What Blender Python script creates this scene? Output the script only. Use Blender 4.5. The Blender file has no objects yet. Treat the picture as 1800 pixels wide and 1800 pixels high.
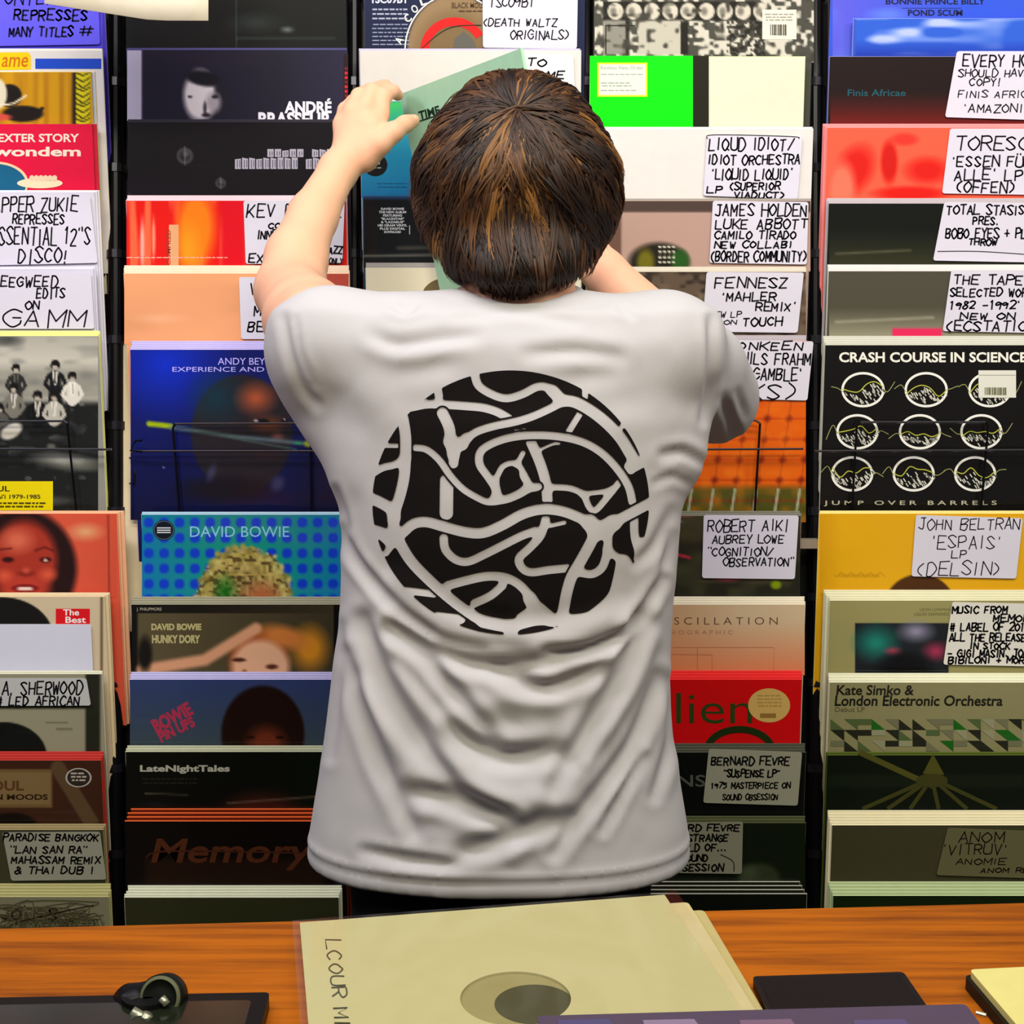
import bpy, math, random
import numpy as np
from mathutils import Vector, Matrix
from mathutils.bvhtree import BVHTree
rnd = random.Random(7)
SC = bpy.context.scene
COL = SC.collection
# ------------------------------------------------------------ camera, world, light, exposure
F = 2600.0; PITCH = math.radians(9.5); CAMZ = 1.554
cp, sp = math.cos(PITCH), math.sin(PITCH)
cam_d = bpy.data.cameras.new('camera'); cam = bpy.data.objects.new('camera', cam_d); COL.objects.link(cam)
cam_d.sensor_fit = 'HORIZONTAL'; cam_d.sensor_width = 36; cam_d.lens = 36 * F / 1800
cam.location = (0, 0, CAMZ); cam.rotation_euler = (math.pi / 2 - PITCH, 0, 0)
cam_d.clip_start = 0.05
SC.camera = cam
wd = bpy.data.worlds.new('world'); SC.world = wd; wd.use_nodes = True
wd.node_tree.nodes['Background'].inputs[0].default_value = (0.95, 0.92, 1.0, 1)
wd.node_tree.nodes['Background'].inputs[1].default_value = 0.12
SC.view_settings.view_transform = 'Standard'; SC.view_settings.look = 'None'
SC.view_settings.gamma = 1.0; SC.view_settings.use_curve_mapping = False
SC.view_settings.exposure = 0.0
def area(name, loc, target, power, sx, sy, col):
    l = bpy.data.lights.new(name, 'AREA'); l.shape = 'RECTANGLE'; l.size = sx; l.size_y = sy
    l.energy = power; l.color = col
    o = bpy.data.objects.new(name, l); COL.objects.link(o); o.location = loc
    o.rotation_euler = (Vector(target) - Vector(loc)).to_track_quat('-Z', 'Y').to_euler()
    return o
area('ceiling_and_fill_lamp', (-0.1, 0.9, 3.0), (0.0, 2.1, 1.6), 34, 2.0, 0.3, (1.0, 0.95, 0.98))
area('ceiling_and_fill_lamp', (-1.6, 1.2, 2.7), (-0.4, 2.15, 1.6), 14, 0.5, 0.4, (0.84, 0.80, 1.0))
area('ceiling_and_fill_lamp', (1.5, 0.9, 2.7), (0.7, 2.1, 1.6), 14, 0.6, 0.4, (1.0, 0.93, 0.84))
area('ceiling_and_fill_lamp', (0.0, -0.45, 3.2), (0.0, 2.1, 1.1), 62, 2.4, 0.4, (1.0, 0.94, 0.72))  # added fill from behind the camera, brightens the lower rows; no fitting seen

def U(px, py, Y):
    """world point where the sight line through picture point (px,py) meets the vertical plane y=Y"""
    a = (px - 900) / F; b = (900 - py) / F
    dy = b * sp + cp; dz = b * cp - sp
    t = Y / dy
    return Vector((a * t, Y, CAMZ + dz * t))
def UZ(px, py, z):
    a = (px - 900) / F; b = (900 - py) / F
    dy = b * sp + cp; dz = b * cp - sp
    t = (z - CAMZ) / dz
    return Vector((a * t, dy * t, z))
def proj(P):
    P = np.asarray(P); x = P[..., 0]; y = P[..., 1]; z = P[..., 2] - CAMZ
    d = y * cp - z * sp; v = y * sp + z * cp
    return 900 + F * x / d, 900 - F * v / d
Z0 = 2.11
SPX = F / Z0
def YF(py): return Z0 * cp + (900 - py) / SPX * sp        # the racks' front, leaning back

# ------------------------------------------------------------ materials
def lin(c):
    c = np.asarray(c, float)
    return np.where(c <= .04045, c / 12.92, ((c + .055) / 1.055) ** 2.4)
def hx(h):
    if isinstance(h, str): return tuple(int(h[i:i + 2], 16) / 255 for i in (0, 2, 4))
    return h
_m = {}
def mat(col, rough=.5, metal=0., coat=0., name=None, var=.06, sss=0., scale=60):
    key = (col if isinstance(col, str) else tuple(col), rough, metal, coat, var, sss)
    if key in _m: return _m[key]
    m = bpy.data.materials.new(name or 'mat_' + str(col)); m.use_nodes = True
    nt = m.node_tree; b = nt.nodes['Principled BSDF']
    c = lin(hx(col))
    tc = nt.nodes.new('ShaderNodeTexCoord'); nz = nt.nodes.new('ShaderNodeTexNoise'); nz.inputs['Scale'].default_value = scale
    nt.links.new(tc.outputs['Object'], nz.inputs['Vector'])
    mx = nt.nodes.new('ShaderNodeMix'); mx.data_type = 'RGBA'
    mx.inputs[6].default_value = (*(c * (1 - var)), 1); mx.inputs[7].default_value = (*np.minimum(c * (1 + var), 1), 1)
    nt.links.new(nz.outputs[0], mx.inputs[0]); nt.links.new(mx.outputs[2], b.inputs['Base Color'])
    b.inputs['Roughness'].default_value = rough; b.inputs['Metallic'].default_value = metal
    b.inputs['Coat Weight'].default_value = coat * .3; b.inputs['Coat Roughness'].default_value = .12
    if not metal: b.inputs['Specular IOR Level'].default_value = .15
    if sss:
        b.inputs['Subsurface Weight'].default_value = sss; b.inputs['Subsurface Radius'].default_value = (1, .35, .2)
        b.inputs['Subsurface Scale'].default_value = .01
    _m[key] = m; return m
def vcol_mat(name, rough=.4, coat=.2, sheen=0.):
    m = bpy.data.materials.new(name); m.use_nodes = True; nt = m.node_tree; b = nt.nodes['Principled BSDF']
    a = nt.nodes.new('ShaderNodeVertexColor'); a.layer_name = 'Col'
    nt.links.new(a.outputs[0], b.inputs['Base Color']); b.inputs['Roughness'].default_value = rough
    b.inputs['Coat Weight'].default_value = coat * .3; b.inputs['Coat Roughness'].default_value = .15; b.inputs['Specular IOR Level'].default_value = .15
    return m
PRINT = vcol_mat('printed_picture')
def plastic():
    m = bpy.data.materials.new('clear_plastic'); m.use_nodes = True; nt = m.node_tree; nt.nodes.clear()
    out = nt.nodes.new('ShaderNodeOutputMaterial'); mx = nt.nodes.new('ShaderNodeMixShader')
    tr = nt.nodes.new('ShaderNodeBsdfTransparent'); gl = nt.nodes.new('ShaderNodeBsdfGlossy'); gl.inputs['Roughness'].default_value = .09
    fr = nt.nodes.new('ShaderNodeFresnel'); fr.inputs[0].default_value = 1.42
    nz = nt.nodes.new('ShaderNodeTexNoise'); nz.inputs['Scale'].default_value = 9; bp = nt.nodes.new('ShaderNodeBump')
    mp = nt.nodes.new('ShaderNodeMapping'); mp.inputs['Scale'].default_value = (.6, 1, 1.4)
    tc = nt.nodes.new('ShaderNodeTexCoord'); nt.links.new(tc.outputs['Object'], mp.inputs[0]); nt.links.new(mp.outputs[0], nz.inputs['Vector'])
    bp.inputs['Strength'].default_value = .35; bp.inputs['Distance'].default_value = .002
    nt.links.new(nz.outputs[0], bp.inputs['Height']); nt.links.new(bp.outputs[0], gl.inputs['Normal']); nt.links.new(bp.outputs[0], fr.inputs['Normal'])
    ge = nt.nodes.new('ShaderNodeNewGeometry'); om = nt.nodes.new('ShaderNodeMath'); om.operation = 'SUBTRACT'; om.inputs[0].default_value = 1
    ml = nt.nodes.new('ShaderNodeMath'); ml.operation = 'MULTIPLY'      # light leaving from inside the bag is not mirrored back
    nt.links.new(ge.outputs['Backfacing'], om.inputs[1]); nt.links.new(om.outputs[0], ml.inputs[0]); nt.links.new(fr.outputs[0], ml.inputs[1])
    nt.links.new(ml.outputs[0], mx.inputs[0]); nt.links.new(tr.outputs[0], mx.inputs[1]); nt.links.new(gl.outputs[0], mx.inputs[2])
    nt.links.new(mx.outputs[0], out.inputs[0]); return m
PLASTIC = plastic()

# ------------------------------------------------------------ object helpers
def mk(name, V, Fc, mats, parent=None, loc=None, midx=None, smooth=False):
    """mesh object from world-space vertices; loc = where its origin goes"""
    V = np.asarray(V, float).reshape(-1, 3)
    if parent is not None: o0 = np.array(parent.matrix_world.translation if False else parent['_o'])
    else: o0 = np.array(loc if loc is not None else (V.min(0) + V.max(0)) / 2)
    me = bpy.data.meshes.new(name); me.from_pydata((V - o0).tolist(), [], Fc if isinstance(Fc, list) else Fc.tolist())
    for m in (mats if isinstance(mats, (list, tuple)) else [mats]): me.materials.append(m)
    if midx is not None: me.polygons.foreach_set('material_index', midx)
    if smooth: me.polygons.foreach_set('use_smooth', [True] * len(me.polygons))
    me.update()
    o = bpy.data.objects.new(name, me); COL.objects.link(o)
    o['_o'] = [float(c) for c in o0]
    if parent is None: o.location = o0.tolist()
    else: o.parent = parent
    return o
def empty(name, loc):
    o = bpy.data.objects.new(name, None); COL.objects.link(o); o.location = loc; o.empty_display_size = .05
    o['_o'] = [float(c) for c in loc]; return o
def tag(o, label=None, cat=None, group=None, kind=None):
    if label: o['label'] = label
    if cat: o['category'] = cat
    if group: o['group'] = group
    if kind: o['kind'] = kind
    return o
class MB:
    def __init__(s): s.V = []; s.F = []; s.M = []
    def add(s, V, Fc, m=0):
        n = len(s.V); s.V += [tuple(v) for v in V]; s.F += [[n + i for i in f] for f in Fc]; s.M += [m] * len(Fc)
    def box(s, a, b, m=0, R=None, o=None):
        (x0, y0, z0), (x1, y1, z1) = a, b
        V = [Vector(v) for v in ((x0, y0, z0), (x1, y0, z0), (x1, y1, z0), (x0, y1, z0), (x0, y0, z1), (x1, y0, z1), (x1, y1, z1), (x0, y1, z1))]
        if R is not None: V = [R @ v + o for v in V]
        s.add(V, [(0, 3, 2, 1), (4, 5, 6, 7), (0, 1, 5, 4), (1, 2, 6, 5), (2, 3, 7, 6), (3, 0, 4, 7)], m)
    def tube(s, pts, r, m=0, n=8, r2=None):
        pts = [Vector(p) for p in pts]; k = len(pts); base = len(s.V); up = Vector((.13, .31, .94))
        for i, p in enumerate(pts):
            d = (pts[min(i + 1, k - 1)] - pts[max(i - 1, 0)]).normalized()
            a = d.cross(up)
            if a.length < .1: a = d.cross(Vector((1, 0, 0)))
            a.normalize(); b = d.cross(a); rr = r if r2 is None else r + (r2 - r) * i / (k - 1)
            for j in range(n):
                t = 2 * math.pi * j / n; s.V.append(tuple(p + rr * (math.cos(t) * a + math.sin(t) * b)))
        for i in range(k - 1):
            for j in range(n):
                a0 = base + i * n + j; a1 = base + i * n + (j + 1) % n
                s.F.append([a0, a1, a1 + n, a0 + n]); s.M.append(m)
        s.F.append([base + j for j in range(n)][::-1]); s.M.append(m)
        s.F.append([base + (k - 1) * n + j for j in range(n)]); s.M.append(m)
    def lathe(s, prof, R, o, m=0, n=40):
        """prof: [(r,h)] turned about local z, placed by R,o"""
        base = len(s.V)
        for r, h in prof:
            for j in range(n):
                t = 2 * math.pi * j / n; s.V.append(tuple(R @ Vector((r * math.cos(t), r * math.sin(t), h)) + o))
        for i in range(len(prof) - 1):
            for j in range(n):
                a0 = base + i * n + j; a1 = base + i * n + (j + 1) % n
                s.F.append([a0, a1, a1 + n, a0 + n]); s.M.append(m)
    def mk(s, name, mats, parent=None, loc=None, smooth=False): return mk(name, s.V, s.F, mats, parent, loc, s.M, smooth)
def catmull(P, n=6, closed=False):
    P = [np.array(p, float) for p in P]; out = []
    if len(P) < 3: return P
    k = len(P); rng = range(k if closed else k - 1)
    for i in rng:
        if closed: a, b, c, d = P[i - 1], P[i], P[(i + 1) % k], P[(i + 2) % k]
        else: a, b, c, d = P[max(i - 1, 0)], P[i], P[i + 1], P[min(i + 2, k - 1)]
        for j in range(n):
            t = j / n
            out.append(.5 * ((2 * b) + (c - a) * t + (2 * a - 5 * b + 4 * c - d) * t * t + (3 * b - 3 * c + d - a) * t ** 3))
    out.append(P[0] if closed else P[-1]); return out

# ------------------------------------------------------------ lettering
GL = {'A': '00 26 40;12 32', 'B': '00 06;~06 36 45 23 03;~03 33 42 30 00', 'C': '~45 26 04 02 20 41', 'D': '00 06;~06 26 43 20 00',
 'E': '46 06 00 40;03 33', 'F': '46 06 00;03 33', 'G': '~45 26 04 02 20 41 42;23 43', 'H': '00 06;40 46;03 43', 'I': '20 26', 'J': '~36 31 20 01;16 46',
 'K': '00 06;46 02;13 40', 'L': '06 00 40', 'M': '00 06 22 46 40', 'N': '00 06 40 46', 'O': '~26 04 02 20 42 44 26', 'P': '00 06;~06 36 44 23 03',
 'Q': '~26 04 02 20 42 44 26;31 50', 'R': '00 06;~06 36 44 23 03;23 40', 'S': '~45 26 05 14 32 41 20 01', 'T': '06 46;26 20', 'U': '~06 01 20 41 46',
 'V': '06 20 46', 'W': '06 10 24 30 46', 'X': '06 40;46 00', 'Y': '06 23 46;23 20', 'Z': '06 46 00 40', '0': '~26 04 02 20 42 44 26', '1': '15 26 20',
 '2': '~05 26 45 33 00;00 40', '3': '~06 36 23 42 20 01', '4': '30 36 02 42', '5': '46 06 04;~04 34 42 20 00', '6': '~36 03 01 20 41 23 02', '7': '06 46 10',
 '8': '~26 15 23 42 20 01 23 45 26', '9': '~44 25 04 13 44;44 30', "'": '26 25', '"': '16 15;36 35', '(': '~36 14 12 30', ')': '~16 34 32 10', '/': '00 46',
 '!': '26 22;21 20', '.': '20 21', ',': '21 10', '-': '03 43', '+': '03 43;25 21', '#': '10 16;30 36;02 42;04 44', '&': '~40 15 26 34 02 10 42', '*': '13 35;33 15;24 22',
 '@': '26 04 02 20 42 44 26', ':': '24 25;20 21', '~': '~03 14 32 43'}
NARROW = {'I': .45, "'": .4, '!': .5, '.': .4, ',': .4, '"': .6, '1': .6, '(': .6, ')': .6, ':': .4}
def hand_strokes(text, box, jit=.35, slant=.12, seed=0):
    """stroke polylines in picture units filling box (x0,ytop,x1,ybottom)"""
    r = random.Random(hash_(text) + seed); out = []; x = 0
    for ch in text.upper():
        if ch == ' ': x += 4.2; continue
        g = GL.get({'Ü': 'U', 'É': 'E'}.get(ch, ch))
        w = NARROW.get(ch, 1.)
        if g:
            bx, by = r.uniform(-.15, .15), r.uniform(-.4, .4); sc = r.uniform(.9, 1.08); off = 2 - 2 * w
            for st in g.split(';'):
                sm = st.startswith('~'); pts = [(int(q[0]), int(q[1])) for q in st.lstrip('~').split()]
                pts = [(a + r.uniform(-jit, jit) * .6, b + r.uniform(-jit, jit) * .7) for a, b in pts]
                if sm: pts = catmull(pts, 5)
                out.append([(x - off + bx + (p[0] + p[1] * slant) * sc, by + p[1] * sc) for p in pts])
            if ch == 'Ü': out.append([(x + 1, 7), (x + 1.2, 7.6)]); out.append([(x + 3, 7), (x + 3.2, 7.6)])
        x += 5.4 * w + r.uniform(-.3, .3) if w == 1. else 4.0 * w + 1.6
    x = max(x - 1.4, 1)
    x0, y0, x1, y1 = box
    return [[(x0 + a / x * (x1 - x0), y1 - b / 6 * (y1 - y0)) for a, b in s] for s in out]
def hash_(t): return sum((i + 3) * ord(c) for i, c in enumerate(t))
def ribbon(pts, w):
    V = []; Fc = []
    for i in range(len(pts) - 1):
        a = np.array(pts[i], float); b = np.array(pts[i + 1], float); d = b - a; L = math.hypot(*d)
        if L < 1e-6: continue
        d /= L; n = np.array((-d[1], d[0])) * w / 2; e = d * w * .32
        k = len(V); V += [a - e + n * .7, a + n, b + n, b + e + n * .7, b + e - n * .7, b - n, a - n, a - e - n * .7]
        Fc.append([k + j for j in range(8)])
    return V, Fc
def strip(pts, w):
    P = [np.array(p[:2], float) for p in pts]; P = [p for i, p in enumerate(P) if i == 0 or np.hypot(*(p - P[i - 1])) > 1e-4]; n = len(P)
    if n < 2: return [], []
    closed = n > 3 and np.hypot(*(P[0] - P[-1])) < .05; V = []
    for i in range(n):
        a = P[i - 1] if i else (P[-2] if closed else P[0]); b = P[i + 1] if i < n - 1 else (P[1] if closed else P[-1])
        d = b - a; d /= np.hypot(*d) + 1e-9; m = np.array((-d[1], d[0])) * w / 2; V += [P[i] - m, P[i] + m]
    return V, [[2 * i, 2 * i + 1, 2 * i + 3, 2 * i + 2] for i in range(n - 1)]
_tx = {}
def text_geo(s, bold):
    k = (s, bold)
    if k in _tx: return _tx[k]
    cu = bpy.data.curves.new('t', 'FONT'); cu.body = s; cu.offset = bold; cu.resolution_u = 3; cu.fill_mode = 'FRONT'
    o = bpy.data.objects.new('t', cu); COL.objects.link(o)
    dg = bpy.context.evaluated_depsgraph_get(); me = bpy.data.meshes.new_from_object(o.evaluated_get(dg))
    V = np.array([v.co[:2] for v in me.vertices]); Fc = [list(p.vertices) for p in me.polygons]
    bpy.data.objects.remove(o); bpy.data.curves.remove(cu); bpy.data.meshes.remove(me)
    _tx[k] = (V, Fc); return V, Fc

class Print:
    """flat print on the plane y=Y (or any mapping P(px,py,lift)->world): every layer a hair above the last"""
    def __init__(s, Y=None, fn=None, step=.00007):
        s.fn = fn or (lambda x, y, h: U(x, y, Y - h)); s.mb = MB(); s.mats = []; s.h = .0003; s.step = step
        s.grids = []
    def m(s, col, **k):
        mm = mat(col, **({'rough': .45, 'coat': .15, 'var': .02} | k))
        if mm not in s.mats: s.mats.append(mm)
        return s.mats.index(mm)
    def raw(s, V, Fc, col, **k):
        s.mb.add([s.fn(float(v[0]), float(v[1]), s.h) for v in V], Fc, s.m(col, **k))
    def layer(s): s.h += s.step; return s
    def poly(s, pts, col, **k): s.raw(pts, [list(range(len(pts)))[::-1]], col, **k); return s.layer()
    def rect(s, x0, y0, x1, y1, col, **k): return s.poly([(x0, y0), (x1, y0), (x1, y1), (x0, y1)], col, **k)
    def ell(s, cx, cy, rx, ry, col, n=36, a0=0, a1=360, **k):
        return s.poly([(cx + rx * math.cos(math.radians(a0 + (a1 - a0) * i / n)), cy + ry * math.sin(math.radians(a0 + (a1 - a0) * i / n))) for i in range(n if a1 - a0 == 360 else n + 1)], col, **k)
    def ring(s, cx, cy, rx, ry, w, col, a0=0, a1=360, n=36):
        return s.line([(cx + rx * math.cos(math.radians(a0 + (a1 - a0) * i / n)), cy + ry * math.sin(math.radians(a0 + (a1 - a0) * i / n))) for i in range(n + 1)], w, col)
    def line(s, pts, w, col, smooth=False):
        if smooth: pts = catmull(pts, 5)
        V, Fc = strip(pts, w); s.raw(V, Fc, col); return s.layer()
    def lines(s, L, w, col):
        for p in L: V, Fc = ribbon(p, w); s.raw(V, Fc, col)
        return s.layer()
    def hand(s, text, box, col='15131c', w=2.6, **k):
        for st in hand_strokes(text, box, **k): V, Fc = ribbon(st, w); s.raw(V, Fc, col, rough=.6)
        s.layer(); return s
    def text(s, t, box, col, bold=0., rot=0, skew=0):
        V, Fc = text_geo(t, bold); mn = V.min(0); mx = V.max(0); x0, y0, x1, y1 = box
        q = (V - mn) / (mx - mn); X = x0 + q[:, 0] * (x1 - x0) + skew * q[:, 1] * (y1 - y0); Yy = y1 - q[:, 1] * (y1 - y0)
        if rot:
            c, sn = math.cos(math.radians(rot)), math.sin(math.radians(rot)); cx, cy = x0, y1
            X, Yy = cx + (X - cx) * c + (Yy - cy) * sn, cy - (X - cx) * sn + (Yy - cy) * c
        s.raw(np.stack([X, Yy], 1), Fc, col); return s.layer()
    def dashes(s, x0, y0, x1, n, dy, h, col, seed=1):
        r = random.Random(seed)
        for i in range(n):
            x = x0 + r.uniform(0, 3)
            while x < x1 - 3:
                w = r.uniform(4, 12); w = min(w, x1 - x); y = y0 + i * dy
                s.raw([(x, y), (x + w, y), (x + w, y + h), (x, y + h)], [[3, 2, 1, 0]], col); x += w + 2
        return s.layer()
    def done(s, name, parent, label=None):
        if s.mb.F:
            o = s.mb.mk(name, s.mats, parent)
            if label: o['label'] = label
            return o
# soft painted picture -> finely gridded coloured print
def _noise(sx, sy, X, Y, seed=0):
    r = np.random.RandomState(seed); g = r.rand(64, 64)
    u = X / sx; v = Y / sy; i = np.floor(u).astype(int); j = np.floor(v).astype(int); fu = u - i; fv = v - j
    fu = fu * fu * (3 - 2 * fu); fv = fv * fv * (3 - 2 * fv)
    G = lambda a, b: g[a % 64, b % 64]
    return (G(i, j) * (1 - fu) + G(i + 1, j) * fu) * (1 - fv) + (G(i, j + 1) * (1 - fu) + G(i + 1, j + 1) * fu) * fv
class Pic:
    def __init__(s, x0, y0, x1, y1, bg, res=2.6):
        nx = max(int((x1 - x0) / res), 2); ny = max(int((y1 - y0) / res), 2)
        s.X, s.Y = np.meshgrid(np.linspace(x0, x1, nx), np.linspace(y0, y1, ny)); s.C = np.ones(s.X.shape + (3,)) * np.array(hx(bg))
    def mix(s, m, col): m = np.clip(m, 0, 1)[..., None]; s.C = s.C * (1 - m) + np.array(hx(col)) * m; return s
    def ell(s, cx, cy, rx, ry, col, soft=.3, rot=0, a=1.):
        c, n = math.cos(math.radians(rot)), math.sin(math.radians(rot)); dx = s.X - cx; dy = s.Y - cy
        r = np.hypot((dx * c + dy * n) / rx, (-dx * n + dy * c) / ry)
        return s.mix(a * (1 - (r - 1 + soft) / soft), col)
    def rect(s, x0, y0, x1, y1, col, soft=2, a=1.):
        d = np.minimum(np.minimum(s.X - x0, x1 - s.X), np.minimum(s.Y - y0, y1 - s.Y)); return s.mix(a * (d / soft + .5), col)
    def line(s, pts, w, col, soft=2, a=1.):
        D = np.full(s.X.shape, 1e9)
        for (ax, ay), (bx, by) in zip(pts[:-1], pts[1:]):
            t = np.clip(((s.X - ax) * (bx - ax) + (s.Y - ay) * (by - ay)) / ((bx - ax) ** 2 + (by - ay) ** 2 + 1e-9), 0, 1)
            D = np.minimum(D, np.hypot(s.X - ax - t * (bx - ax), s.Y - ay - t * (by - ay)))
        return s.mix(a * ((w / 2 - D) / soft + .5), col)
    def gy(s, y0, y1, col, a=1.): return s.mix(a * (s.Y - y0) / (y1 - y0), col)
    def gx(s, x0, x1, col, a=1.): return s.mix(a * (s.X - x0) / (x1 - x0), col)
    def noise(s, sx, sy, col, lo=.4, hi=.8, a=1., seed=0): return s.mix(a * (_noise(sx, sy, s.X, s.Y, seed) - lo) / (hi - lo), col)
    def put(s, name, parent, fn, h=.0002):
        ny, nx = s.X.shape
        P = [fn(float(a), float(b), h) for a, b in zip(s.X.ravel(), s.Y.ravel())]
        i = (np.arange(ny - 1)[:, None] * nx + np.arange(nx - 1)).ravel()
        o = mk(name, P, np.stack([i, i + nx, i + nx + 1, i + 1], 1), PRINT, parent)
        ca = o.data.color_attributes.new('Col', 'FLOAT_COLOR', 'POINT')
        ca.data.foreach_set('color', np.concatenate([lin(np.clip(s.C, 0, 1)).reshape(-1, 3), np.ones((nx * ny, 1))], 1).ravel())
        return o
# ------------------------------------------------------------ setting
def slab(name, a, b, m, kind='structure', parent=None):
    mb = MB(); mb.box(a, b); o = mb.mk(name, m, parent)
    if kind: o['kind'] = kind
    return o
slab('floor', (-3, -1.2, -.04), (3, 2.75, 0), mat('3a2a20', .6, scale=6, var=.3))
slab('wall_back', (-3, 2.62, 0), (3, 2.75, 3.0), mat('2b2320', .8))
# ------------------------------------------------------------ rack
rack = empty('record_rack', (0, 2.45, 0)); tag(rack, 'tall black metal wall rack whose stepped pockets hold five columns of records', 'rack')
BLK = mat('0d0c10', .35, .6); CHR = mat('8d8f98', .25, .9)
def RP(px, py, back): # point on/behind the rack's leaning front plane
    return U(px, py, YF(py) + back)
for px, pyb in ((204, 1900), (622, 1900), (1030, 1900), (1434, 1900), (-215, 1900), (1850, 1900)):
    mb = MB(); 
    pts = [RP(px, py, .052) for py in (-60, 2300)]
    a, b = pts; d = (b - a).normalized()
    mb.tube([a, b], .0115, 0, 14)
    mb.box((-.02, .012, -.98), (.02, .03, .98), 0, Matrix.Rotation(math.radians(-9.5), 3, 'X'), (a + b) / 2)
    o = mb.mk('upright', [BLK], rack, smooth=False)
    for k in range(11):
        p = a + d * (.04 + .125 * k); mb = MB(); mb.tube([p, p + d * .012], .0135, 0, 12); mb.mk('collar', [mat('3a3a42', .3, .9)], rack)
for py in (-30, 560, 880, 1500):
    a = RP(-215, py, .085); b = RP(1850, py, .085); mb = MB(); mb.tube([a, b], .008); mb.mk('crossbar', [BLK], rack)
# cream back board seen between the first two columns
mb = MB(); P = [RP(208, 600, .05), RP(262, 600, .05), RP(262, 1110, .05), RP(208, 1110, .05)]
Q = [p + Vector((0, .012, 0)) for p in P]
mb.add(P + Q, [(3, 2, 1, 0), (4, 5, 6, 7), (0, 1, 5, 4), (1, 2, 6, 5), (2, 3, 7, 6), (3, 0, 4, 7)])
o = mb.mk('back_board', [mat('d8c8a4', .7)], rack); o['label'] = 'cream board strip behind the gap between the first two columns'
def hook(pts):
    mb = MB(); mb.tube([RP(x, y, -.0) + Vector((0, z, 0)) for x, y, z in pts], .0016, 0, 6); mb.mk('wire_hook', [BLK], rack)
hook([(232, 688, .04), (224, 690, .03), (228, 712, .03), (227, 735, .03), (218, 738, .04)])
hook([(214, 812, .045), (226, 814, .03), (228, 838, .03), (226, 856, .03), (214, 858, .045)])
hook([(250, 774, .0), (238, 775, .0), (229, 792, 0), (250, 794, 0)])
def guard(segs, r=.0017):
    mb = MB()
    for pts in segs:
        q = [(U(x, y, YF(605) - .012 - (.0 if len(pts) > 2 else .004)), x, y) for x, y in pts]
        for (a, ax, ay), (b, bx, by) in zip(q[:-1], q[1:]): mb.tube([a, b], r, 0 if abs(ax - bx) > abs(ay - by) else 1, 7)
    o = mb.mk('wire_guard', [mat('8c8c94', .25, 1.), BLK], rack); return o  # level wires in pale metal as a painted highlight; the wire itself is black
guard([[(-230, 742), (112, 740), (118, 744), (137, 925)], [(-250, 788), (196, 790)]])
guard([[(318, 925), (304, 752), (308, 745), (540, 744), (546, 749), (548, 925)], [(230, 793), (612, 793)]])
guard([[(1100, 925), (1098, 745), (1328, 739), (1336, 744), (1325, 925)], [(1020, 791), (1412, 789)]])
guard([[(1496, 925), (1506, 748), (1512, 742), (1732, 742), (1737, 748), (1722, 925)], [(1432, 793), (1850, 791)]])
slab('bracket', tuple(U(1402, 962, 2.10)), tuple(U(1438, 948, 2.09)), mat('e8e0c8', .3, .8), None, rack)['label'] = 'bright metal bracket'

# ------------------------------------------------------------ records
allrec = []  # lowest rows' colours chosen dark, so the dimness down there is painted in
def sleeve_mesh(name, xa, xb, zt, Yf, th, face, edge, parent=None, zh=.315, roll=0.):
    e = .0006; V = []
    for y, i in ((Yf, e), (Yf + e, 0), (Yf + th - e, 0), (Yf + th, e)):
        V += [(xa + i, y, zt - zh + i), (xb - i, y, zt - zh + i), (xb - i, y, zt - i), (xa + i, y, zt - i)]
    Fc = [[0, 1, 2, 3], [15, 14, 13, 12]]; M = [0, 0]
    for k in range(3):
        for j in range(4):
            a = 4 * k + j; b = 4 * k + (j + 1) % 4; Fc.append([a, a + 4, b + 4, b]); M.append(1)
    if roll:
        c = np.array(((xa + xb) / 2, 0, zt - zh / 2)); R = Matrix.Rotation(roll, 3, 'Y')
        V = [tuple(R @ (Vector(v) - Vector(c)) + Vector(c)) for v in V]
    return mk(name, V, Fc, [face, edge], parent, ((xa + xb) / 2, Yf + th / 2, zt - zh), M)
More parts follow.
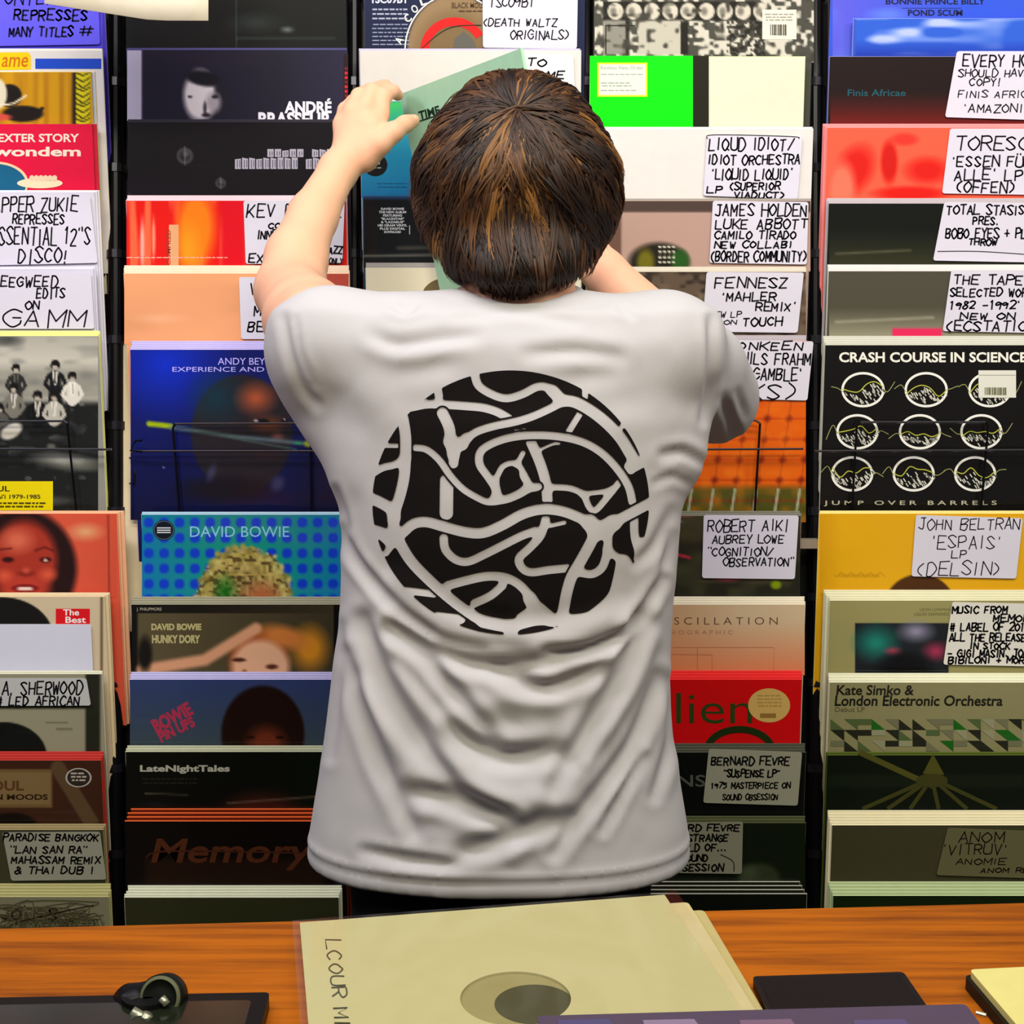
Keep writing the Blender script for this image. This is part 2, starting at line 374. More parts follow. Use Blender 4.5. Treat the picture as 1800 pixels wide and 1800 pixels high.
def rec(x0, top, label, face='d8d0c8', edge=None, x1=None, vis=125, n=0, raise_=3.2, jx=0, pic=None, art=None, wrap=True, rough=.4, what='record', back=None, th=.003, gloss=.25, side=None):
    """one front record and the n alike ones behind it"""
    Yf = YF(top); edge = edge or face
    x1 = x1 or x0 + 388
    xa = U(x0, top, Yf).x; xb = U(x1, top, Yf).x; zt = U(900, top, Yf).z
    fm = mat(face, rough, coat=gloss, var=.05); em = mat(edge, .5, var=.05)
    o = sleeve_mesh('record_sleeve', xa, xb, zt, Yf, th, fm, em)
    if side: o.data.materials.append(mat(side, .5)); [setattr(o.data.polygons[i], 'material_index', 2) for i in range(2, 14) if abs(o.data.polygons[i].normal.x) > .5]
    tag(o, label, 'record')
    fn = lambda x, y, h: U(x, y, Yf - h)
    if pic:
        p = pic(Pic(x0 + 1.5, top + 1.5, x1 - 1.5, top + vis, face)); p.put('cover_picture', o, fn)
    if art:
        pr = Print(Yf); art(pr); pr.done('cover_print', o)
    if wrap:
        nx, nz = 16, 64; mb = MB(); V = []; H = .32; rc = random.Random(int(top * 7 + x0)); cr = []
        for _ in range(3): cr.append((H - (vis - rc.uniform(8, 38) if _ else vis - 14) * .00081, rc.uniform(.0004, .0011), rc.uniform(.0016, .0035), rc.uniform(0, 6)))
        cr = [(c, a * (rc.random() < .75), w_, p_) for c, a, w_, p_ in cr]
        for j in range(nz + 1):
            # rows crowd round the creases near the next record's edge
            zz_ = H * (1 - (1 - j / nz)) if False else H * j / nz
            for i in range(nx + 1):
                q = -.0003 * math.sin(i * .9 + j * .15 + top)
                for c, a, w_, p_ in cr: q += a * math.exp(-((zz_ - c - .0015 * math.sin(i * .5 + p_)) / max(w_, .004)) ** 2) * max(0, math.sin(i * .37 + p_)) * (0 < i < nx)
                V.append((xa - .002 + (xb - xa + .004) * i / nx, Yf - .0012 - max(q, -.0003), zt + .0035 - H + zz_))
        mb.add(V, [(j * (nx + 1) + i, j * (nx + 1) + i + 1, (j + 1) * (nx + 1) + i + 1, (j + 1) * (nx + 1) + i) for j in range(nz) for i in range(nx)])
        mb.mk('plastic_wrap', [PLASTIC], o, smooth=True)
    if n:
        g = 'records standing behind the ' + what
        sp_ = min(.0036, .0135 / n)
        for k in range(1, n + 1):
            dx = rnd.uniform(-1, 1) * .0016 + jx * k / 1232
            q = sleeve_mesh('record_sleeve', xa + dx, xb + dx, zt + raise_ * k / SPX, Yf + sp_ * k, min(sp_ * .82, .003), mat(back or edge, .5, var=.05), em)
            if side: q.data.materials.append(mat(side, .5)); [setattr(q.data.polygons[i], 'material_index', 2) for i in range(2, 14) if abs(q.data.polygons[i].normal.x) > .5]
            w_ = ('frontmost', 'second', 'third', 'fourth', 'fifth')[k - 1] if k < n else 'rearmost'
            tag(q, (f'{w_} of the record edges behind the {what}' if n > 1 else f'record edge behind the {what}'), 'record', g)
    # the pocket that carries the stack
    mb = MB(); zb = zt - .315
    for yy in (Yf - .002, Yf + .006, Yf + .013): mb.tube([(xa + .01, yy, zb - .0016), (xb - .01, yy, zb - .0016)], .0015, 0, 6)
    for xx in (xa + .03, xb - .03):
        mb.tube([(xx, Yf - .004, zb + .03), (xx, Yf - .004, zb - .0035), (xx, Yf + .018, zb - .0035), (xx, Yf + .075, zb + .03)], .0015, 0, 6)
    mb.mk('wire_pocket', [BLK], rack)
    o['_Y'] = Yf; return o
def card(Y, quad, label, lines, col='cfccda', w=2.9, ink='16131c', rules=None, lift=.0024):
    """small paper card; quad = its corners TL TR BR BL in picture units on the plane just before Y"""
    th = .0005; A = [U(x, y, Y - lift) for x, y in quad]; B = [p + Vector((0, -th, 0)) for p in A]
    # corners nicked round
    def rounded(Q):
        out = []
        for i in range(4):
            p, a, b = Q[i], Q[i - 1], Q[(i + 1) % 4]
            for t in (.0, .5, 1.):
                u = p + (a - p).normalized() * .003 * (1 - t) + (b - p).normalized() * .003 * t
                out.append(u.lerp(p, .35 if t == .5 else 0))
        return out
    A = rounded(A); B = rounded(B); n = len(A)
    F_ = [list(range(n)), list(range(n, 2 * n))[::-1]] + [[i, i + n, (i + 1) % n + n, (i + 1) % n] for i in range(n)]
    o = mk('handwritten_card', A + B, F_, [mat(col, .6, var=.02)], None)
    tag(o, label, 'card', 'handwritten description cards on the records')
    pr = Print(Y - lift - th, step=.00002); pr.h = .00008
    for ln in lines:
        pr.hand(ln[0], ln[1], ink, ln[2] if len(ln) > 2 else w)
    for r in rules or []: pr.line(r, 1.6, ink, True)
    pr.done('handwriting', o); return o
W = 'dcd9e6'
# ===== column 1 (cut by the left edge) =====
# 1a
o = rec(-206, -38, 'blue violet record at the top left corner with a written card on it', '3b2f9c', '6b60c8', n=1, what='blue violet record in the top left corner',
  pic=lambda p: p.gy(-38, 85, '4a45d8', .8).ell(180, 40, 120, 60, '5a46d0', 1, a=.6))
card(YF(-38), [(-60, -20), (172, -20), (176, 78), (-60, 82)], 'blue tinted card top left reading REPRESSES above MANY TITLES',
 [('ONYEABOR', (8, -18, 150, 8)), ('REPRESSES', (24, 18, 152, 36), 3.4), ('MANY TITLES', (16, 48, 128, 64), 3.2), ('#', (138, 46, 158, 62), 3)], '5c55dc', ink='0c0a34')
# 1b
def art(p):
    p.rect(62, 103, 178, 121, '1747c0'); p.poly([(-30, 92), (50, 92), (54, 98), (54, 122), (-30, 124)], 'f2c800'); p.text('ame', (2, 100, 48, 118), 'c86a08', .01, skew=.15)
o = rec(-208, 88, 'white record with a yellow badge and a blue bar, left edge top', 'd9d6d2', 'e6e0c8', n=1, what='white record with yellow badge', art=art)
def pic(p):
    p.noise(9, 200, 'a86e08', .3, .8, .7, 3); p.ell(16, 168, 24, 22, '17110c', .15).ell(40, 200, 40, 16, '17110c', .2).ell(68, 196, 14, 5, '17110c', .3, -40)
    p.ell(-4, 165, 18, 30, 'd8d0b4', .2).line([(-4, 186), (24, 182), (46, 168)], 3, 'e8dcb8').ell(-4, 206, 30, 8, 'c84a3c', .4)
    p.rect(127, 120, 135, 330, '2a2410'); p.rect(134, 120, 170, 330, 'd8cc10')
    for i in range(14): p.line([(134, 128 + i * 9), (146, 133 + i * 9 + (i % 3) * 2), (160, 126 + i * 9)], 2.6, '15140a', 1.5)
    return p
o = rec(-228, 126, 'ochre record with a black hat picture and a yellow zebra strip', 'c8930c', 'd8c870', n=2, jx=5, raise_=.6, what='ochre record with the black hat', pic=pic, back='c8cbe0')
# 1c
def art(p):
    p.text('DEXTER STORY', (-20, 235, 139, 250), 'f0d8c8', .025); p.text('wondem', (-14, 258, 142, 275), 'f0d8c8', .03)
    p.ell(-8, 322, 58, 38, 'e8c8a0').ell(-8, 324, 54, 36, '125c80'); p.ell(70, 322, 40, 9, 'e8d4b0')
    for i in range(6): p.ell(56 + i * 8, 313, 4.5, 5, 'e0c8a8')
o = rec(-226, 218, 'crimson record with white slab lettering above a teal disc', 'd8103c', 'c8203c', n=1, jx=6, raise_=.5, what='crimson record', art=art)
# 1d
o = rec(-222, 337, 'white record behind the card reading DISCO, left column', 'c9c8d6', 'd8d6e0', n=2, jx=4, raise_=1.5, what='white record with the DISCO card', wrap=False)
card(YF(337), [(-80, 338), (158, 344), (172, 462), (-80, 468)], 'white card reading REPRESSES ESSENTIAL 12"s DISCO! in the left column',
 [('TAPPER ZUKIE', (-26, 347, 136, 372)), ('REPRESSES', (22, 377, 112, 394)), ('ESSENTIAL 12"S', (-16, 399, 158, 430)), ('DISCO!', (32, 436, 118, 462))])
# 1e
o = rec(-224, 472, 'white record behind the card reading GAMM, left column', 'c9c8d6', 'd0cee0', n=1, jx=3, what='white record with the GAMM card', wrap=False)
card(YF(472), [(-80, 478), (160, 480), (166, 578), (-80, 578)], 'white card reading SEEGWEED EDITS ON GAMM in the left column',
 [('SEEGWEED', (-14, 486, 100, 504)), ('EDITS', (64, 506, 114, 524)), ('ON', (44, 528, 68, 543)), ('GAMM', (6, 544, 146, 574))])
# 1f
def pic(p):
    p.C[:] = np.array(hx('a9a69a')); p.gy(590, 640, 'd4cfc0', .7); p.rect(-230, 645, 200, 705, '9a988c', 20); p.ell(10, 598, 40, 14, '3a3a36', .8)
    p.mix((p.Y - 700) / 16, '26282a'); p.noise(30, 12, '6a6c68', .5, .9, .5, 4); p.mix((p.Y - 705) / 10 * (_noise(24, 10, p.X, p.Y, 5) < .75), '1b1d1c')
    p.ell(120, 812, 80, 18, '9a9c94', .8, 6).ell(60, 880, 90, 12, '55564f', .8)
    def man(x, y, s, coat, shirt='d8d4c8', sit=0):
        p.line([(x - 5 * s, y + 40 * s), (x - 8 * s, y + (54 if sit else 72) * s)], 8 * s, '1a1a1a', 2).line([(x + 5 * s, y + 40 * s), (x + 9 * s, y + (52 if sit else 72) * s)], 8 * s, '1a1a1a', 2)
        p.ell(x, y + 17 * s, 12 * s, 8 * s, coat, .25); p.line([(x, y + 17 * s), (x, y + 38 * s)], 17 * s, coat, 2)
        p.line([(x - 10 * s, y + 17 * s), (x - 15 * s, y + 29 * s), (x - 7 * s, y + 38 * s)], 5.5 * s, coat, 1.5).line([(x + 10 * s, y + 17 * s), (x + 15 * s, y + 29 * s), (x + 8 * s, y + 39 * s)], 5.5 * s, coat, 1.5)
        p.line([(x - 3 * s, y + 11 * s), (x, y + 30 * s), (x + 3 * s, y + 11 * s)], 3 * s, shirt, 1.5).line([(x, y + 13 * s), (x, y + 28 * s)], 1.6, '1a1a1a', 1)
        p.ell(x, y + 3, 5 * s, 7 * s, 'b4a898', .3); p.ell(x, y - 2 * s, 7 * s, 5 * s, '141210', .3).ell(x - 5 * s, y + 2, 2.5 * s, 5 * s, '141210', .4).ell(x + 5 * s, y + 2, 2.5 * s, 5 * s, '141210', .4)
    man(28, 646, 1.1, '2a2a2a', '605c54'); man(97, 640, 1.2, '161618'); man(127, 660, 1.15, 'dcd8cc', 'f0ece0'); man(24, 680, 1.2, '77746a', 'd8d4c8', 1); man(66, 694, 1.25, '101010', 'd8d4c8', 1); man(95, 694, 1.2, 'b8b4a8', 'e0dcd0', 1); man(0, 716, 1.1, '3a3a3a', 'd0ccc0', 1)
    p.ell(20, 758, 24, 14, 'd4d0c4', .3, -30).ell(4, 738, 14, 16, '55534e', .4).ell(90, 785, 10, 7, '5e5e58', .5)
    return p
def art(p):
    p.rect(-120, 846, 93, 897, 'e6d400'); p.text('SOUL', (-30, 854, 17, 864), '1d1a10', .02); p.text("Hawai'i 1979-1985", (-28, 869, 71, 877), '2c2810', .02)
    p.dashes(-20, 883, 80, 2, 6, 3, '4a4410')
o = rec(-214, 590, 'black and white group photograph record with a yellow sticker', '8a8a84', 'dfe08a', n=3, raise_=2.6, what='black and white group photograph record', vis=330, pic=pic, art=art)
# 1g
def pic(p):
    p.C[:] = np.array(hx('d8563c')); p.gx(120, 215, 'c84a34', .6); p.ell(150, 935, 40, 20, 'e0a070', .9)
    p.ell(36, 1000, 105, 112, '241010', .12).ell(42, 985, 66, 80, 'a83424', .25).ell(30, 950, 40, 30, 'd8684c', .8).ell(42, 1040, 56, 40, 'b83c2c', .5)
    p.ell(84, 1010, 22, 16, 'd8583c', .9).ell(8, 1012, 20, 16, 'd8583c', .9)
    p.line([(62, 968), (78, 962), (94, 968)], 3, '5a1812', 3).line([(0, 966), (20, 964)], 3, '5a1812', 3)
    p.ell(80, 984, 13, 6, '38100e', .4).ell(14, 984, 13, 6, '38100e', .4).ell(80, 985, 5, 3, 'e0b0a0', .4)
    p.ell(46, 1008, 20, 8, '7c2018', .7).ell(46, 1003, 11, 8, 'c8503a', .8).ell(44, 1034, 28, 8, '7c1418', .3).ell(44, 1035, 18, 4, 'f0d8c8', .4)
    p.line([(190, 905), (193, 1090)], 3, '8c3020', 2); return p
o = rec(-184, 902, 'orange portrait record of a woman with short dark hair, left edge', 'd8563c', 'e8b088', n=2, jx=5, raise_=1.2, x1=206, what='orange portrait record', vis=150, pic=pic)
# 1h
def pic(p):
    p.C[:] = np.array(hx('cdbb9c')); p.ell(0, 1120, 95, 72, '14120f', .03); p.rect(176, 1040, 181, 1300, '6e5c40', 3); return p
def art(p):
    p.rect(98, 1070, 158, 1100, 'd8141c'); p.text('The', (111, 1071, 139, 1082), 'f4ecec', .02); p.text('Best', (115, 1084, 151, 1095), 'f4ecec', .02)
o = rec(-204, 1048, 'cream record with black disc and red label reading The Best', 'cdbb9c', 'dcc8a0', n=2, jx=4, raise_=2, what='cream record with the red label', pic=pic, art=art, vis=140)
card(YF(1048), [(-80, 1097), (160, 1097), (164, 1182), (-80, 1182)], 'blank pale blue white card below the red label, left edge', [], 'cfd0e2')
# 1i
def pic(p):
    p.C[:] = np.array(hx('8f8c74')); p.rect(150, 1180, 176, 1350, '22241a'); p.rect(-200, 1238, 160, 1246, '22241a'); p.ell(6, 1330, 78, 62, '0f1210', .04).line([(82, 1270), (118, 1270)], 3, '6a6850', 1).line([(100, 1282), (126, 1282)], 3, '6a6850', 1); return p
o = rec(-208, 1184, 'cream and black record below the card reading AFRICAN', '8f8c74', 'd8d8c0', n=1, what='cream and black record, left column', pic=pic, vis=150)
card(YF(1184), [(-80, 1192), (152, 1192), (160, 1240), (-80, 1241)], 'grey white card reading A. SHERWOOD LED AFRICAN, left edge',
 [('A. SHERWOOD', (4, 1199, 144, 1221)), ('# LED AFRICAN', (-6, 1224, 138, 1240))], 'b4b6b4')
# 1j
def pic(p):
    p.C[:] = np.array(hx('3a2014')); p.rect(-60, 1352, 92, 1420, '6a5030', 2).rect(-60, 1358, 88, 1414, '76603c', 2); p.line([(102, 1350), (160, 1445)], 26, '54402a', 4).ell(20, 1452, 50, 26, '120c08', .2); return p
def art(p):
    p.text('SOUL', (-30, 1372, 42, 1390), '54341c', .03); p.text('IN MOODS', (-14, 1396, 84, 1406), '2c1a10', .03)
    p.ell(138, 1367, 23, 17, 'a8a498').ell(138, 1367, 20, 15, '2c2420'); p.dashes(124, 1358, 152, 3, 6, 3, 'a8a090')
o = rec(-210, 1336, 'dark brown record with tan panel and round grey sticker', '3a2014', 'b8342c', n=3, raise_=3.5, what='dark brown record with red topped sleeves', pic=pic, art=art)
# 1k
o = rec(-206, 1458, 'dim olive record behind the card reading THAI DUB', '3a3a26', '988a60', n=2, raise_=3, what='dim olive record, left column')
card(YF(1458), [(4, 1463), (176, 1462), (187, 1546), (20, 1548)], 'dim grey card reading LAN SAN RA and THAI DUB, lower left',
 [('PARADISE BANGKOK', (6, 1466, 172, 1478), 2.8), ('"LAN SAN RA"', (18, 1488, 152, 1500), 2.8), ('MAHASSAM REMIX', (20, 1506, 176, 1518), 2.8), ('& THAI DUB !', (26, 1524, 164, 1536), 2.8)], '8c8c7c', ink='100e0c')  # paper colour darkened to carry the dim light of the low row
# 1l
def art(p):
    r = random.Random(4)
    for k in range(16): p.line([(r.uniform(-20, 165) + t * 3, r.uniform(1592, 1660) + math.sin(t + k) * 8) for t in range(7)], 1.5, '4a4630', True)
    p.hand('JONES', (0, 1594, 100, 1616), '5e5a40', 2.4); p.hand('YILMA MODERN', (6, 1620, 180, 1640), '5e5a40', 2)
o = rec(-196, 1576, 'grey green record covered in scribbled line drawing, bottom left', '77745a', 'b0ac74', n=4, raise_=4, what='scribbled grey green record', art=art)

# ===== column 2 =====
def pic(p): return p.ell(450, 40, 60, 22, '3c4844', 1, a=.5).ell(505, 52, 16, 8, '8a9894', .9, a=.6).rect(415, -60, 417, 90, '2e3a36').rect(415, 66, 590, 68, '3c4a46')
o = rec(220, -38, 'glossy black record at the top of the second column', '0e100f', '1c1c20', pic=pic, what='top black record', gloss=.8, n=1)
def pic(p):
    p.C[:] = np.array(hx('1c1a2a')); p.gx(500, 560, '28243c', .5); p.rect(216, 80, 249, 230, 'b8b4c8', 3)
    p.ell(352, 168, 34, 52, 'cfc8cc', .3).ell(358, 138, 40, 16, '15121a', .35, 10).ell(388, 172, 16, 40, '1c1a24', .5).ell(375, 180, 18, 24, '9c949c', .6)
    p.ell(334, 170, 6, 3, '3a3440', .5).ell(378, 170, 8, 5, '2a2430', .5).ell(360, 190, 4, 16, '2c2630', .6).ell(362, 202, 10, 5, '2a2028', .5); return p
def art(p):
    p.text('ANDRÉ', (500, 173, 583, 199), 'e4e2ee', .04); p.text('BRASSEUR', (454, 197, 583, 224), 'e4e2ee', .04); p.rect(604, 95, 612, 205, '241018'); p.text('F.L.HUT', (0, 0, 0, 0), '241018') if 0 else None
    for i in range(9): p.rect(606, 118 + i * 8, 611, 123 + i * 8, 'c82030' if i % 3 else '701820')
o = rec(222, 87, 'charcoal record with a pale male face and bold white capitals', '1c1a2a', '4a4878', n=1, what='charcoal record with the pale face', pic=pic, art=art, gloss=.5)
def pic(p):
    for cx, cy, r in ((325, 274, 16), (388, 322, 10)):
        p.ell(cx, cy, r, r, '4a484c', .25).ell(cx, cy, r * .8, r * .8, '1c1a1e', .5).ell(cx + r * .1, cy - r * .2, r * .5, r * .5, '6a666c', .8, a=.7).line([(cx, cy - r), (cx, cy + r)], 1.5, '77727a', 1.5, .5)
    return p
def art(p):
    def blocky(t, x0, y0, x1, y1):
        n = len(t); w = (x1 - x0) / n
        for i, ch in enumerate(t):
            if ch == ' ': continue
            r = random.Random(ord(ch)); X = x0 + i * w
            p.raw([(X, y0 + r.choice((0, 0, 3))), (X + w - 2, y0 + r.choice((0, 2))), (X + w - 2, y1), (X, y1)], [[3, 2, 1, 0]], 'a8a4b4')
            for k in range(2): xx = X + 3.5 + k * 4.2; p.h += 5e-5; p.raw([(xx, y0 + 4), (xx + 1.3, y0 + 4), (xx + 1.3, y1 - (3 if k else 0)), (xx, y1 - 3)], [[3, 2, 1, 0]], '48445a'); p.h -= 5e-5
        p.layer(); p.layer()
    blocky('NITIN SAWHNEY', 470, 262, 640, 276); blocky('DYSTOPIAN DREAM', 413, 277, 600, 297)
o = rec(224, 214, 'black record with two glass bubbles and silver block lettering', '100c12', '2e2a34', n=2, raise_=2.5, what='black record with glass bubbles', pic=pic, art=art, gloss=.6)
def pic(p):
    p.C[:] = np.array(hx('d8140e')); p.noise(13, 150, 'f0603c', .55, .75, .9, 9); p.ell(344, 400, 44, 90, 'f07810', .5).ell(330, 440, 30, 60, 'f09018', .8); p.rect(388, 340, 432, 470, 'd40a1c', 12)
    p.ell(250, 430, 5, 60, 'f4a090', .6).ell(270, 420, 4, 50, 'f09070', .6); return p
def art(p):
    p.rect(297, 395, 314, 470, 'd8a070'); p.text('COMPILED', (300, 458, 362, 466), 'a03020', .02, rot=90); p.dashes(222, 452, 400, 1, 3, 1.5, 'f4b0a0')
o = rec(221, 352, 'red and orange streaked abstract record below the glass bubbles', 'd8140e', 'e8c8d0', n=3, raise_=3, what='red streaked record', pic=pic, art=art)
card(YF(352), [(428, 353), (606, 352), (602, 462), (432, 464)], 'white card reading KEV and INNE behind the forearm',
 [('KEV BEADLE', (434, 359, 600, 382)), ('COMPILED', (472, 392, 560, 402)), ('INNER CITY', (452, 406, 540, 420)), ('JAZZ', (570, 434, 601, 446)), ('EXCLUSIVE', (437, 446, 560, 461)), ('5 ONLY', (568, 454, 602, 464), 2)])
def pic(p):
    p.C[:] = np.array(hx('e8a070')); p.noise(60, 30, 'd89468', .4, .8, .5, 2); p.rect(562, 466, 640, 620, 'b84c40', 2).rect(540, 512, 640, 560, 'c86050', 2).line([(560, 480), (600, 478)], 3, 'd87868', 2); p.ell(280, 560, 60, 12, 'f0b48c', .9, a=.6); return p
o = rec(217, 480, 'plain peach orange record above the blue space record', 'e8a070', 'ead2b8', n=3, raise_=4.4, x1=614, what='peach orange record', pic=pic)
card(YF(480), [(420, 487), (520, 488), (520, 596), (424, 596)], 'white card reading BE at its foot, beside the elbow', [('VARIOUS', (440, 498, 520, 516)), ('MODAL', (446, 540, 516, 556)), ('BERLIN', (436, 566, 512, 582))])
def pic(p):
    p.C[:] = np.array(hx('0c1660')); p.ell(290, 640, 130, 110, '0a2cc8', 1, a=.95).gy(740, 900, '0c0e34', .9).gx(480, 620, '141024', .8)
    p.ell(425, 762, 92, 106, '241f26', .06).ell(380, 700, 60, 60, '0f3444', .9, a=.8).ell(450, 700, 44, 36, 'a85030', .9).ell(470, 745, 40, 22, '55301f', .7)
    p.ell(462, 741, 14, 6, '0e0a10', .4).ell(500, 741, 8, 5, '0e0a10', .4).ell(450, 739, 5, 2.5, 'c0b0c0', .6).ell(500, 738, 3, 2, 'c0a8b0', .6).ell(488, 768, 16, 12, '6a4040', .8).ell(470, 800, 34, 12, '2c2024', .6)
    p.line([(262, 745), (300, 749)], 9, '9ab010', 4).line([(300, 752), (420, 768), (560, 782)], 7, '5c7078', 5, .75).line([(310, 748), (430, 774), (520, 790)], 3, '486058', 3, .8)
    p.line([(540, 780), (600, 790)], 10, '98a818', 5).ell(524, 779, 10, 3, '2a9a50', .6)
    p.ell(400, 860, 110, 30, '14101c', .6).ell(372, 830, 10, 24, '3a3858', .8, 20).ell(488, 850, 16, 20, '34345a', .7, 30); p.ell(288, 822, 2.5, 2.5, '8090f0', .8)
    return p
def art(p): p.text('ANDY BEY', (383, 629, 466, 641), 'b8b0ff', .0); p.text('EXPERIENCE AND JUDGMENT', (303, 645, 575, 656), 'b8b0ff', .0)
o = rec(228, 614, 'deep blue space record with a ringed planet face', '0c1660', 'b8b0e0', n=4, raise_=3.4, x1=612, vis=300, what='deep blue space record', pic=pic, art=art, gloss=.5)
# lower tier
def pic(p):
    p.C[:] = np.array(hx('0c7c98')); p.gy(920, 1050, '0c70d8', .6); q = (np.sin((p.X - 248) / 27.0 * 2 * math.pi / 2) ** 2 * np.sin((p.Y - 905) / 27.0 * 2 * math.pi / 2) ** 2)
    p.mix(np.clip((q - .14) / .3, 0, 1), '0c3cc8'); p.mix(np.clip(1 - np.hypot(p.X - 430, p.Y - 1040) / 190, 0, 1) * np.clip(.4 - q, 0, 1) * 1.5, '18c030')
    p.ell(430, 1052, 84, 92, '9a8c40', .12).ell(430, 1050, 70, 74, '6a5a30', .6); p.mix((np.hypot((p.X - 430) / 84, (p.Y - 1052) / 92) < 1) * _noise(5, 9, p.X, p.Y, 4) * .9, 'd0b870').mix((np.hypot((p.X - 430) / 84, (p.Y - 1052) / 92) < 1) * (_noise(7, 5, p.X, p.Y, 14) > .62) * .7, '3a2c14'); p.ell(395, 1040, 26, 40, '0a6a18', .9, a=.8).ell(460, 1050, 44, 36, 'b0643c', .8).noise(7, 5, 'c8b068', .6, .9, .0); 
    r = random.Random(2)
    for i in range(40):
        a = math.pi + math.pi * i / 39; q = r.uniform(.82, 1.06); p.ell(430 + 80 * q * math.cos(a), 1048 + 86 * q * math.sin(a), r.uniform(5, 12), r.uniform(4, 8), r.choice(('c8bc70', '8a7c38', 'a89a50')), .6, i * 34, .8)
    p.ell(440, 1010, 60, 2, 'e0c060', .9, a=.7); return p
def art(p):
    p.text('DAVID BOWIE', (334, 925, 508, 944), '88c8f0', .0); p.ell(288, 932, 19, 18, '0b1420').ring(288, 932, 17, 16, 1.2, '506880')
    for i in range(3): p.rect(276, 927 + i * 4, 300, 929 + i * 4, 'd8dce8')
o = rec(248, 904, 'teal and blue dotted record with a mound of blond curls', '0a6a86', 'a8c8d8', n=1, x1=612, what='teal dotted record', pic=pic, art=art, vis=160, gloss=.5)
def pic(p):
    p.C[:] = np.array(hx('0e0c0a')); p.rect(242, 1078, 586, 1300, '5a5036', 1.5); p.gx(240, 420, '3a3424', .5); p.rect(586, 1050, 700, 1300, '0e0c0a', 1)
    p.ell(455, 1160, 60, 62, '94421c', .3, 15).ell(545, 1140, 42, 52, 'd08820', .7).ell(500, 1120, 60, 26, 'c87838', .6, 15).ell(458, 1172, 58, 54, 'e0ac88', .25, 10).line([(250, 1178), (360, 1160), (450, 1105)], 20, 'd49a74', 8)
    p.ell(255, 1150, 16, 40, '14100c', .5).ell(420, 1160, 16, 5, '4a2418', .5).ell(478, 1172, 14, 6, '5a2c20', .5).ell(430, 1180, 6, 5, 'a06048', .6); return p
def art(p):
    p.text('J. PHILIPMORE', (240, 1068, 284, 1075), 'a8a48c', .01)
    p.text('DAVID BOWIE', (266, 1096, 354, 1108), 'b8b078', .05); p.text('HUNKY DORY', (267, 1116, 352, 1131), 'b8b078', .05)
o = rec(230, 1062, 'black bordered record with pale reclining face and golden hair', '0e0c0a', '9a9880', n=3, raise_=3.3, what='black bordered record', pic=pic, art=art, vis=150)
def pic(p):
    p.C[:] = np.array(hx('2e3c6c')); p.gy(1190, 1310, '3c4a48', .8); p.ell(462, 1290, 76, 88, '1c0d08', .08).ell(468, 1310, 46, 44, '6a2c1a', .6); p.ell(440, 1296, 10, 4, '200c08', .5).ell(492, 1296, 10, 4, '200c08', .5); return p
def art(p):
    p.text('BOWIE', (276, 1264, 350, 1290), 'a8304c', .05, rot=28); p.text('PIN UPS', (284, 1286, 352, 1306), 'a8304c', .05, rot=26)
o = rec(227, 1194, 'slate blue record with a dark brown mop of hair and pink lettering', '2e3c6c', 'b8b4dc', n=3, raise_=3, what='slate blue record', pic=pic, art=art)
def pic(p): return p.gx(450, 600, '08180a', .7).ell(460, 1440, 90, 60, '38180f', .5).line([(255, 1395), (330, 1397)], 2, '4a4838', 2).line([(400, 1412), (560, 1400)], 3, '6a5848', 3, .7)
def art(p): p.text('LateNightTales', (246, 1345, 404, 1360), 'a8a898', .035); p.dashes(250, 1368, 346, 2, 7, 3, '1e1e14')
o = rec(220, 1321, 'near black record lettered LateNightTales in grey', '090b07', 'b8bca0', n=2, raise_=3.6, what='near black record lettered LateNightTales', pic=pic, art=art, gloss=.7)
def pic(p): return p.rect(255, 1510, 570, 1560, '1e1008', 12)
def art(p):
    p.text('Memory', (262, 1474, 540, 1530), '4a2412', .015, skew=.25); p.line([(256, 1508), (300, 1496), (560, 1500)], 3, '3c1c0e', True)
o = rec(219, 1443, 'black record with brown script lettering under orange edges', '0b0705', 'f06428', n=3, raise_=5.6, jx=2, what='black record with the orange topped sleeves', back='60200c', pic=pic, art=art, gloss=.5, side='1a0c08')
o = rec(218, 1577, 'dark olive record under a thick band of white edges', '2c2e1a', 'd4d8c0', n=4, raise_=3.4, x1=596, what='dark olive record with white topped sleeves', jx=1)

# ===== column 3 =====
def pic(p):
    p.C[:] = np.array(hx('131c3c')); p.ell(800, 85, 85, 95, '8c7250', .04); p.ell(800, 90, 78, 82, '77603f', .3)
    return p
def art(p):
    p.text('1SC09BT', (654, -8, 718, 6), 'c8ccdc', .03); p.dashes(654, 15, 716, 3, 8, 3, '9aa0b4', 3); p.dashes(654, 42, 720, 6, 7, 2, '8890a8', 5)
    p.ring(800, 88, 88, 98, 2.5, 'e0dcd0', 180, 360); p.ring(798, 90, 52, 52, 15, 'd81818', 180, 330)
    for i, ch in enumerate('A COLOUR'):
        if ch != ' ':
            a = math.radians(188 + i * 11); p.text(ch, (800 + 96 * math.cos(a), 88 + 106 * math.sin(a) - 8, 811 + 96 * math.cos(a), 94 + 106 * math.sin(a)), 'e4e0d8', .02, rot=60 - i * 10)
    p.text('BLACK MOUNT', (794, 4, 862, 14), '5c4630', .01); p.dashes(806, 18, 850, 1, 5, 2, '5c4630'); p.line([(736, 90), (770, 60), (800, 46), (846, 44)], 1.4, '3a3024', True); p.poly([(796, 92), (800, 68), (815, 55), (832, 70), (838, 92)], '5c5a52')
o = rec(640, -38, 'navy record with a tan disc and red arc, top centre', '131c3c', '4a4a80', n=1, what='navy record with the red arc', pic=pic, art=art)
